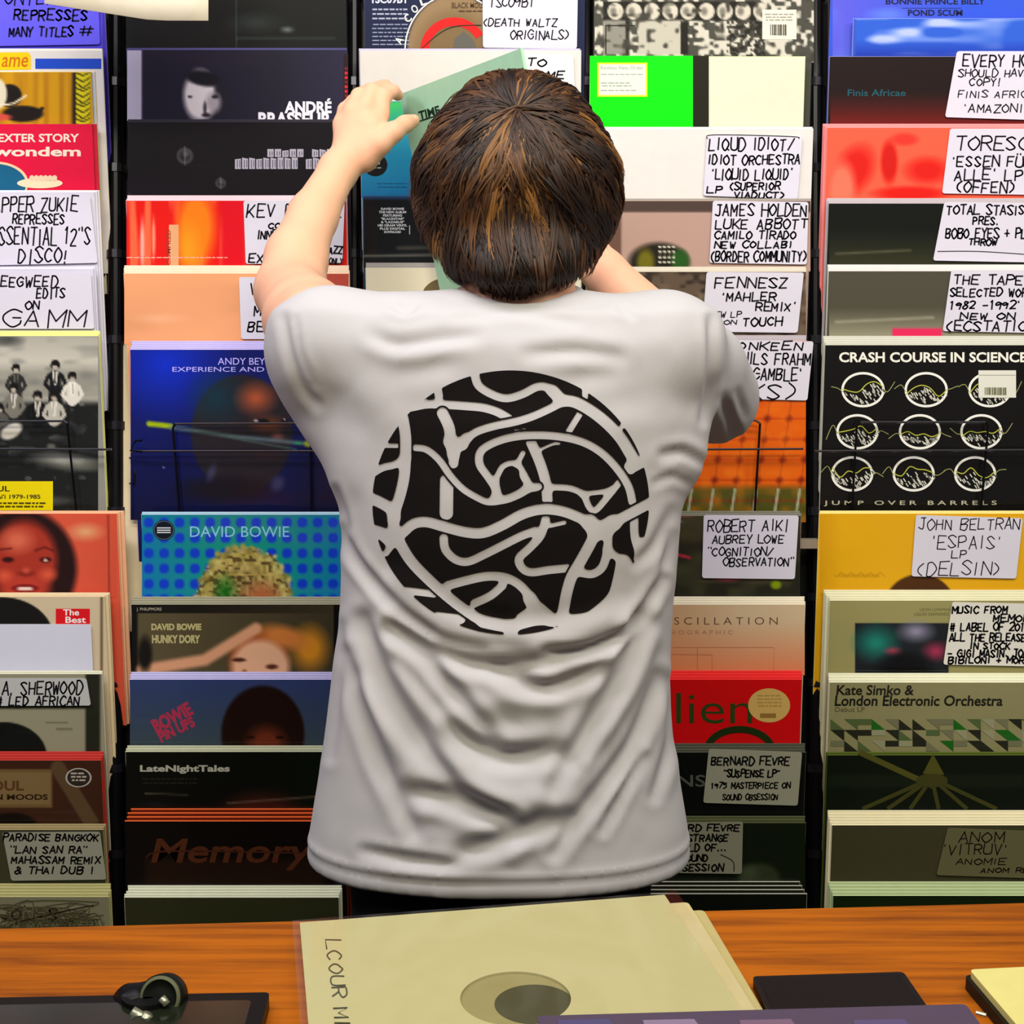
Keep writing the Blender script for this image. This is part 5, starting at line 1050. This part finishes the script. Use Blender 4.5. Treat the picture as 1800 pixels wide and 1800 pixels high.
# ------------------------------------------------------------ trousers and shoes
vt = Vol((-.24, 1.36, -.01), (.22, 1.78, 1.12), .008); cxh = V3(880, 1500, 1.545)[0]
vt.ell((cxh, 1.55, .93), (.15, .092, .1), .03)
for sx in (-1, 1):
    vt.cap((cxh + sx * .08, 1.55, .92), (cxh + sx * .095, 1.56, .5), .088, .062, .03); vt.cap((cxh + sx * .095, 1.56, .5), (cxh + sx * .105, 1.55, .07), .062, .05, .02)
vt.stack([.9, 1.10], [cxh] * 2, [1.55] * 2, [.145, .135], [.088, .08], 2.3, .02)
vt.smooth(1); Vt, Qt = vt.mesh(); Vt = relax(Vt, Qt, 2); mk('trousers', Vt, Qt, cloth_mat('dark_denim', '171a20'), person, smooth=True)
for sx in (-1, 1):
    v = Vol((cxh + sx * .105 - .09, 1.40, -.01), (cxh + sx * .105 + .09, 1.82, .16), .006); c = cxh + sx * .105
    v.ell((c, 1.54, .05), (.042, .06, .05), .02); v.cap((c, 1.60, .045), (c + sx * .008, 1.70, .035), .042, .036, .03); v.cap((c, 1.55, .05), (c, 1.55, .1), .045, .05, .02)
    X, Y, Z = np.meshgrid(*v.ax, indexing='ij', sparse=True); v.f = np.maximum(v.f, (-Z + .001 + 0 * X + 0 * Y).astype(np.float32)); v.smooth(1); a, q = v.mesh()
    sh = mk('shoe', a, q, mat('26262a', .6), person, smooth=True); mb = MB(); mb.lathe([(0, 0), (1, 0), (1, .02), (0, .02)], Matrix(((.047, 0, 0), (0, .135, 0), (0, 0, 1))), Vector((c, 1.62, .0)), 0, 28); mb.mk('sole', [mat('d8d4c8', .6)], sh)

# ------------------------------------------------------------ hair
HAIR = vcol_mat('hair_strands', .55, .0)
HAIR.node_tree.nodes['Principled BSDF'].inputs['Specular IOR Level'].default_value = .3
HP = V3(908, 318, 1.595); PXM = .000602
TBL = [(-184, 0), (-175, 52), (-157, 93), (-128, 119), (-90, 148), (-50, 168), (-8, 183), (32, 181), (72, 172), (112, 155), (142, 136), (165, 124), (185, 98), (212, 66), (240, 0)]
TA = [math.atan2(w, -y) for y, w in TBL]; TR = [math.hypot(w, y) * PXM for y, w in TBL]
def hsurf(d):
    d = np.asarray(d) / np.linalg.norm(d); ph = math.acos(max(-1, min(1, d[2]))); R = float(np.interp(ph, TA, TR))
    k_ = max(0., min(1., (ph - 1.95) / .8)); k_ = k_ * k_ * (3 - 2 * k_); q = np.array((d[0], d[1] * (1.1 + .9 * k_ if d[1] < 0 else 1.02), d[2])); return q * R
CRn = np.array(Matrix.Rotation(math.radians(50), 3, 'X'))
def zlim(p):
    a = math.atan2(p[1], abs(p[0]))                       # -pi/2 back, 0 side, pi/2 front
    return float(np.interp(a, [-1.57, -.9, -.2, .35, .8, 1.57], [-.131, -.106, -.098, -.07, .0, .03]))
r = random.Random(3); verts = []; faces = []; cols = []
def strand(path, w0, col):
    k = len(path); b = len(verts)
    if k < 3: return
    for i, p in enumerate(path):
        d = path[min(i + 1, k - 1)] - path[max(i - 1, 0)]; d = d / (np.linalg.norm(d) + 1e-9); n = p - HP; n = n / np.linalg.norm(n); s = np.cross(d, n); s /= np.linalg.norm(s) + 1e-9
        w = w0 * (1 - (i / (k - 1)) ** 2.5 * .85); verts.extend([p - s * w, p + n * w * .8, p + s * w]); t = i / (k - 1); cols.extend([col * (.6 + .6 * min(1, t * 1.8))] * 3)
    for i in range(k - 1):
        a = b + 3 * i; faces.append((a, a + 1, a + 4, a + 3)); faces.append((a + 1, a + 2, a + 5, a + 4))
base_c = [lin(hx(c)) for c in ('241409', '3a2412', '4c3018', '2e1b0e', '6e4a22', '180d07')]
def lock(az, th0, ln, n, spread, curl, lift, tipout, bc, w=(.0008, .0015)):
    wave = r.uniform(-.10, .10); ph = r.uniform(0, 6); cj = r.uniform(-.012, .012)
    for q in range(n):
        u = r.gauss(0, 1); da = u * spread; dt = r.gauss(0, .06); gg = -abs(u) * .008 + r.uniform(-.008, .008); path = []; N = 10
        l2 = ln * r.uniform(.85, 1.08); cut = cj + r.uniform(-.006, .006)
        for i in range(N + 1):
            t = i / N; th = th0 + dt + l2 * t; conv = 1 - .72 * t ** 1.2
            a2 = az + (da * conv + wave * math.sin(ph + t * 3.6) * .6) / max(math.sin(min(th, 2.5)), .3) + curl * t * t
            d = CRn @ np.array((math.sin(th) * math.cos(a2), math.sin(th) * math.sin(a2), math.cos(th)))
            g = .955 + gg + lift * math.sin(math.pi * min(t * 1.15, 1)) + tipout * t ** 3
            p = hsurf(d) * g
            if p[2] < zlim(p) + cut: break
            path.append(HP + p)
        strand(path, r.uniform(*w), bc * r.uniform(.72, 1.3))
for L in range(1000):
    az = r.uniform(0, 2 * math.pi); th0 = r.uniform(.02, .3) if L < 170 else r.uniform(.15, 2.5)
    if L >= 170 and math.sin(az) > .5 and r.random() < .6: continue
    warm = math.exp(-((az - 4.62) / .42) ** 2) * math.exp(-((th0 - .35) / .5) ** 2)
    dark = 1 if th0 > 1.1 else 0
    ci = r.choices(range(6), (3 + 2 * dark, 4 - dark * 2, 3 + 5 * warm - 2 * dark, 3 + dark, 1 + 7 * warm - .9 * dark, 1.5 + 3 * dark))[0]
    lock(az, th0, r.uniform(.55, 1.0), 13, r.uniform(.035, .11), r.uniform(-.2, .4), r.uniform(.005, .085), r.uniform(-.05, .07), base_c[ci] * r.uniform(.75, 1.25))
for L in range(70):                                                     # flyaway hairs
    lock(r.uniform(2.6, 6.9), r.uniform(0, 1.6), r.uniform(.4, .9), 2, .03, r.uniform(-.4, .4), r.uniform(.02, .09), r.uniform(0, .12), base_c[2], (.0003, .0005))
bv = []; bf = []; nA, nT = 56, 34
for i in range(nT + 1):
    for j in range(nA):
        a = 2 * math.pi * j / nA; th = .01 + 2.62 * i / nT; d = np.array((math.sin(th) * math.cos(a), math.sin(th) * math.sin(a), math.cos(th))); p = hsurf(d) * .945
        zl = zlim(p) + .012
        if p[2] < zl: p = p * np.array((.82, .82, 1)) ; p[2] = zl
        bv.append(HP + p)
for i in range(nT):
    for j in range(nA): a = i * nA + j; b2 = i * nA + (j + 1) % nA; bf.append((a, a + nA, b2 + nA, b2))
hb = mk('hair', bv, bf, mat('1c0f08', .9), body, smooth=True)
ho = mk('hair_locks', verts, faces, HAIR, hb); ho['kind'] = 'stuff'
ho.data.polygons.foreach_set('use_smooth', [True] * len(faces))
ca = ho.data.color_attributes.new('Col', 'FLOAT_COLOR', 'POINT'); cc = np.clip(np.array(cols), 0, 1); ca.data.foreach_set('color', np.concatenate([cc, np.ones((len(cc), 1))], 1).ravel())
# ------------------------------------------------------------ counter
def wood():
    m = bpy.data.materials.new('orange_wood'); m.use_nodes = True; nt = m.node_tree; b = nt.nodes['Principled BSDF']
    tc = nt.nodes.new('ShaderNodeTexCoord'); mp = nt.nodes.new('ShaderNodeMapping'); mp.inputs['Scale'].default_value = (1.6, 34, 10)
    n1 = nt.nodes.new('ShaderNodeTexNoise'); n1.inputs['Scale'].default_value = 2.2; n1.inputs['Detail'].default_value = 8; n1.inputs['Roughness'].default_value = .65
    cr = nt.nodes.new('ShaderNodeValToRGB'); e = cr.color_ramp.elements; e[0].position = .32; e[0].color = (*lin(hx('6a3200')), 1); e[1].position = .58; e[1].color = (*lin(hx('a25600')), 1)
    nt.links.new(tc.outputs['Object'], mp.inputs[0]); nt.links.new(mp.outputs[0], n1.inputs['Vector']); nt.links.new(n1.outputs[0], cr.inputs[0]); nt.links.new(cr.outputs[0], b.inputs['Base Color'])
    b.inputs['Roughness'].default_value = .6; b.inputs['Specular IOR Level'].default_value = .2; return m
WOOD = wood(); CT = 1.0
a = UZ(-60, 1634, CT); b = UZ(1860, 1586, CT)
d = (b - a).normalized(); a -= d * .25; b += d * .25; back = Vector((-d.y, d.x, 0))
P = [a, b, b - back * .62, a - back * .62]; Q = [p + Vector((0, 0, -.035)) for p in P]
counter = empty('shop_counter', ((a.x + b.x) / 2, (a.y + b.y) / 2 - .31, 0)); tag(counter, 'orange brown wooden counter top across the foreground', 'counter')
mb = MB(); mb.add(P + Q, [(3, 2, 1, 0)[::-1], (4, 5, 6, 7)[::-1], (0, 1, 5, 4), (1, 2, 6, 5), (2, 3, 7, 6), (3, 0, 4, 7)]); mb.mk('counter_top', [WOOD], counter)
m2 = MB(); P2 = [a - back * .04 + d * .04, b - back * .04 - d * .04, b - back * .58 - d * .04, a - back * .58 + d * .04]; P2 = [p - Vector((0, 0, .035)) for p in P2]; Q2 = [Vector((p.x, p.y, 0)) for p in P2]
m2.add(P2 + Q2, [(0, 1, 2, 3), (4, 5, 6, 7)[::-1], (0, 1, 5, 4), (1, 2, 6, 5), (2, 3, 7, 6), (3, 0, 4, 7)]); m2.mk('cabinet', [mat('4a2a14', .6)], counter)
def flat(name, origin, u, v, w, l, z, th, m, parent=None, hole=None, edge=None):
    """board lying on the counter: origin = far left corner, u right, v towards the viewer"""
    V = []; Fc = []; M = []
    if hole is None:
        c = [origin, origin + u * w, origin + u * w + v * l, origin + v * l]; r = .004; R = []
        for i in range(4):
            p, pa, pb = c[i], c[i - 1], c[(i + 1) % 4]
            for t in range(4): f = t / 3; R.append(p + (pa - p).normalized() * r * (1 - math.sin(f * math.pi / 2)) + (pb - p).normalized() * r * (1 - math.cos(f * math.pi / 2)))
        n = len(R); V = [Vector((p.x, p.y, z + th)) for p in R] + [Vector((p.x, p.y, z)) for p in R]
        Fc = [list(range(n))[::-1], list(range(n, 2 * n))] + [[i, (i + 1) % n, (i + 1) % n + n, i + n] for i in range(n)]
    else:
        hx_, hy_, hr_ = hole; n = 64; out = []; inn = []
        for i in range(n):
            t = 2 * math.pi * i / n; ct, st_ = math.cos(t), math.sin(t); cx_, cy_ = hx_, hy_
            k = min(((w - cx_) / ct if ct > 0 else cx_ / -ct) if abs(ct) > 1e-6 else 9, ((l - cy_) / st_ if st_ > 0 else cy_ / -st_) if abs(st_) > 1e-6 else 9)
            out.append(origin + u * (cx_ + ct * k) + v * (cy_ + st_ * k)); inn.append(origin + u * (cx_ + ct * hr_) + v * (cy_ + st_ * hr_))
        # exact corners are added to the outer ring
        Z = lambda p, zz: Vector((p.x, p.y, zz))
        V = [Z(p, z + th) for p in out] + [Z(p, z + th) for p in inn] + [Z(p, z) for p in out] + [Z(p, z) for p in inn]
        for i in range(n):
            j = (i + 1) % n; Fc += [[i, j, n + j, n + i][::-1], [2 * n + i, 2 * n + j, j, i], [n + i, n + j, 3 * n + j, 3 * n + i]]
        for cxy in ((0, 0), (w, 0), (w, l), (0, l)):
            cpt = origin + u * cxy[0] + v * cxy[1]; a_ = math.atan2(cxy[1] - hy_, cxy[0] - hx_) % (2 * math.pi); i = int(a_ / (2 * math.pi) * n) % n; V.append(Z(cpt, z + th)); Fc.append([i, len(V) - 1, (i + 1) % n][::1])
    return mk(name, V, Fc, m, parent)
p0 = UZ(527, 1622, CT + .012); p1 = UZ(1168, 1573, CT + .012); u = (p1 - p0).normalized(); v = Vector((u.y, -u.x, 0)); Wd = (p1 - p0).length
PL2 = mat('b8b08c', .3, coat=.5)
for k, (dx, dy, rot_, c) in enumerate(((.028, .004, -.05, 'a89c68'), (.016, .002, -.03, 'b4a878'))):
    q = Matrix.Rotation(rot_, 3, 'Z'); uu = q @ u; vv = q @ v
    o = flat('record_sleeve', p0 + u * dx + v * dy, uu, vv, Wd + .002, .315, CT + .0005 + .0045 * k, .004, mat(c, .5)); tag(o, ('tan plastic covered record lying lowest in the stack on the counter', 'brown tinted plastic covered record lying second in the counter stack')[k], 'record')
white = flat('record_sleeve', p0, u, v, Wd, .318, CT + .0100, .0022, mat('aca676', .6, var=.03), None, (Wd * .5 - .003, .158, .0415)); tag(white, 'white record sleeve with a round centre hole lying on the counter', 'record')
flat('inner_sleeve', p0 + u * .004 + v * .004, u, v, Wd - .008, .31, CT + .0096, .0004, mat('8a8254', .6), white)
def disc(name, cx_, cy_, r_, z, m, parent):
    mb = MB(); c = p0 + u * cx_ + v * cy_; mb.lathe([(0, .0002), (r_, .0002), (r_, 0)], Matrix.Identity(3), Vector((c.x, c.y, z)), 0, 48); return mb.mk(name, [m], parent)
disc('record_label', Wd * .5 + .010, .166, .030, CT + .01005, mat('45432c', .6), white)
mb = MB(); R0 = [p0 - u * .006 - v * .004, p0 + u * (Wd + .012) - v * .004, p0 + u * (Wd + .012) + v * .325, p0 - u * .006 + v * .325]
mb.add([Vector((p.x, p.y, CT + .0128)) for p in R0], [(0, 1, 2, 3)[::-1]]); mb.mk('plastic_wrap', [PLASTIC], white)
pr = Print(fn=lambda x, y, hgt: UZ(x, y, CT + .0122 + hgt)); pr.h = .0001
for st_ in hand_strokes('LCOUR MI', (0, 0, 150, 1), jit=.3, slant=0): pr.line([(572 + (1 - y) * 25 + x * .11, 1652 + x) for x, y in st_], 2.6, '3a3a22')
pr.done('handwriting', white)
# black tablet with an articulated clamp, phone, booklet, purple sleeve
a = UZ(-140, 1756, CT + .012); b = UZ(474, 1744, CT + .012); u2 = (b - a).normalized(); v2 = Vector((u2.y, -u2.x, 0))
tb = flat('tablet', a, u2, v2, (b - a).length, .18, CT + .001, .011, mat('0c0c0c', .4)); tag(tb, 'black flat tablet device on the counter, bottom left', 'tablet')
flat('screen', a + u2 * .01 + v2 * .012, u2, v2, (b - a).length - .022, .155, CT + .012, .0003, mat('171c12', .15, coat=.6), tb)
a = UZ(1322, 1716, CT + .009); b = UZ(1588, 1708, CT + .009); u3 = (b - a).normalized(); v3 = Vector((u3.y, -u3.x, 0))
ph = flat('phone', a, u3, v3, (b - a).length, .078, CT + .0005, .0085, mat('0d0b0c', .35)); tag(ph, 'black phone lying face down on the wooden counter', 'phone')
flat('back_cover', a + u3 * .004 + v3 * .004, u3, v3, (b - a).length - .008, .07, CT + .009, .0003, mat('120e0e', .5), ph)
a = UZ(1704, 1704, CT + .016); b = UZ(1920, 1694, CT + .016); u4 = (b - a).normalized(); v4 = Vector((u4.y, -u4.x, 0))
bk = flat('booklet', a, u4, v4, .14, .2, CT + .0105, .0055, mat('c8c078', .6)); tag(bk, 'cream covered booklet with a dark underside at the right end of the counter', 'booklet')
flat('dark_tray', a - v4 * .002 - u4 * .003, u4, v4, .14, .2, CT + .0005, .0098, mat('1a1610', .5), bk)
mb = MB(); c = UZ(1716, 1780, CT + .017)
mb.tube([c, c + Vector((.006, -.004, 0))], .0015, 0, 8); mb.mk('staple', [mat('d8d4c0', .3, .8)], bk)
a = UZ(944, 1789, CT + .018); b = UZ(1775, 1766, CT + .018); u5 = (b - a).normalized(); v5 = Vector((u5.y, -u5.x, 0))
pu = flat('record_sleeve', a, u5, v5, .315, .315, CT + .0165, .003, mat('4a3e50', .6)); tag(pu, 'greyish purple record sleeve lying nearest the viewer at the bottom edge', 'record')
pr = Print(fn=lambda x, y, hgt: UZ(x, y, CT + .0195 + hgt))
for x, c in ((980, '4a4468'), (1130, '7c6c84'), (1300, '6a5468'), (1500, '504668')): pr.poly([(x, 1793), (x + 90, 1791), (x + 120, 1830), (x + 10, 1830)], c)
pr.done('cover_print', pu)
cl = empty('clamp', tuple(UZ(262, 1790, CT + .012))); tag(cl, 'black articulated clamp with a round knob standing on the tablet', 'clamp')
def CPt(px, py, Y): return U(px, py, Y)
YC = 1.03; k0 = CPt(287, 1752, YC); to = (Vector((0.02, 0, CAMZ)) - k0).normalized(); to = (to + Vector((-.35, 0, -.1))).normalized(); Rk = to.to_track_quat('Z', 'Y').to_matrix()
mb = MB(); mb.lathe([(0, -.01), (.0145, -.01), (.0168, -.007), (.0168, .005), (.0154, .007), (.0130, .0075), (.0118, .0055), (.0068, .0055), (0, .0062)], Rk, k0, 0, 44); kn = mb.mk('knob', [mat('11140f', .45)], cl, smooth=True)
mb = MB(); mb.lathe([(.0132, .0081), (.0155, .0075), (.0157, .0058)], Rk, k0, 0, 44); mb.mk('knob_ring', [mat('55583f', .5)], kn, smooth=True)
k1 = CPt(234, 1766, YC + .004); mb = MB(); mb.lathe([(0, -.012), (.013, -.012), (.0155, -.008), (.015, .006), (.011, .012), (0, .014)], (Vector((-.5, -.4, .75))).to_track_quat('Z', 'Y').to_matrix(), k1, 0, 32); mb.mk('ball_joint', [mat('0d0d10', .4)], cl, smooth=True)
mb = MB(); mb.tube([k1, k0.lerp(k1, .4) - Vector((0, 0, .004)), k0 - to * .012], .008, 0, 14); mb.mk('arm', [mat('0f120c', .5)], cl, smooth=True)
mb = MB(); mb.tube([CPt(232, 1778, YC - .02), CPt(262, 1796, YC - .022)], .0042, 0, 10); mb.tube([CPt(262, 1782, YC - .024), CPt(246, 1812, YC - .026)], .0042, 0, 10); mb.tube([CPt(284, 1754, YC - .012), CPt(294, 1766, YC - .014)], .003, 0, 10); mb.mk('screw', [mat('9a9c84', .35, .7)], cl, smooth=True)
mb = MB(); mb.tube([CPt(226, 1768, YC + .004), CPt(232, 1812, YC - .005)], .0125, 0, 16); mb.tube([CPt(292, 1772, YC + .004), CPt(286, 1812, YC - .004)], .0105, 0, 16); mb.mk('jaw', [mat('0f130c', .5)], cl, smooth=True)
f0 = CPt(262, 1776, YC + .002); mb = MB(); mb.tube([f0, Vector((f0.x, f0.y, CT + .0165))], .009, 0, 16); mb.tube([Vector((f0.x, f0.y, CT + .0165)), Vector((f0.x, f0.y, CT + .0123))], .02, 0, 24); mb.mk('foot', [mat('0c0c0e', .5)], cl)
# ------------------------------------------------------------ held green record
p1 = np.array(U(702, 166, 2.075)); 
def cam_pt(px, py, Zc): a_ = (px - 900) / F; b_ = (900 - py) / F; return np.array((a_ * Zc, (b_ * sp + cp) * Zc, CAMZ + (b_ * cp - sp) * Zc))
P1 = cam_pt(702, 166, 2.03)
best = min((abs(np.linalg.norm(cam_pt(915, 85, zc) - P1) - .315), zc) for zc in np.linspace(1.5, 2.0, 400)); P2 = cam_pt(915, 85, best[1])
e1 = (P2 - P1) / np.linalg.norm(P2 - P1); dn = cam_pt(800, 470, 2.03) - P1; dn -= e1 * (dn @ e1); e2 = dn / np.linalg.norm(dn); nn = np.cross(e1, e2)
if nn[1] > 0: nn = -nn
c4 = [P1, P1 + e1 * .315, P1 + e1 * .315 + e2 * .315, P1 + e2 * .315]
mb = MB(); mb.add([tuple(c) for c in c4] + [tuple(c - nn * .004) for c in c4], [(0, 3, 2, 1), (4, 5, 6, 7), (0, 1, 5, 4), (1, 2, 6, 5), (2, 3, 7, 6), (3, 0, 4, 7)], 0)
green = mb.mk('record_sleeve', [mat('a8d8b4', .4, coat=.2)]); tag(green, 'pale mint green record held tilted in the raised hand, lettered TIME', 'record')
def gfn(x, y, hgt):
    d_ = cam_pt(x, y, 1.) - np.array((0, 0, CAMZ)); t = ((P1 - np.array((0, 0, CAMZ))) @ nn) / (d_ @ nn); return Vector(np.array((0, 0, CAMZ)) + d_ * t + nn * hgt)
pr = Print(fn=gfn); pr.text('TIME', (738, 196, 776, 211), '14301c', .03, rot=17, skew=.1); pr.text('OF', (786, 183, 804, 197), '5a8c18', .03, rot=17); pr.line([(734, 214), (800, 193), (860, 172)], 2.2, '14301c'); pr.done('cover_print', green)
# paper sheet hanging into the top left of the view
sh = []
Yp = 1.95
for j in range(5):
    for i in range(9):
        t = i / 8; x = 78 + (366 - 78) * t; yb = 4 + 30 * min(1, t * 1.5) + 2; y = yb - j * 60; q = U(x, y, Yp + .012 * math.sin(t * 3) + .01 * j); sh.append(tuple(q))
Fs = [(j * 9 + i, j * 9 + i + 1, (j + 1) * 9 + i + 1, (j + 1) * 9 + i) for j in range(4) for i in range(8)]
o = mk('paper_sheet', sh, Fs, mat('e0d8c0', .7), smooth=True); md = o.modifiers.new('thick', 'SOLIDIFY'); md.thickness = .0008
tag(o, 'cream paper sheet hanging down over the top left of the racks', 'paper')
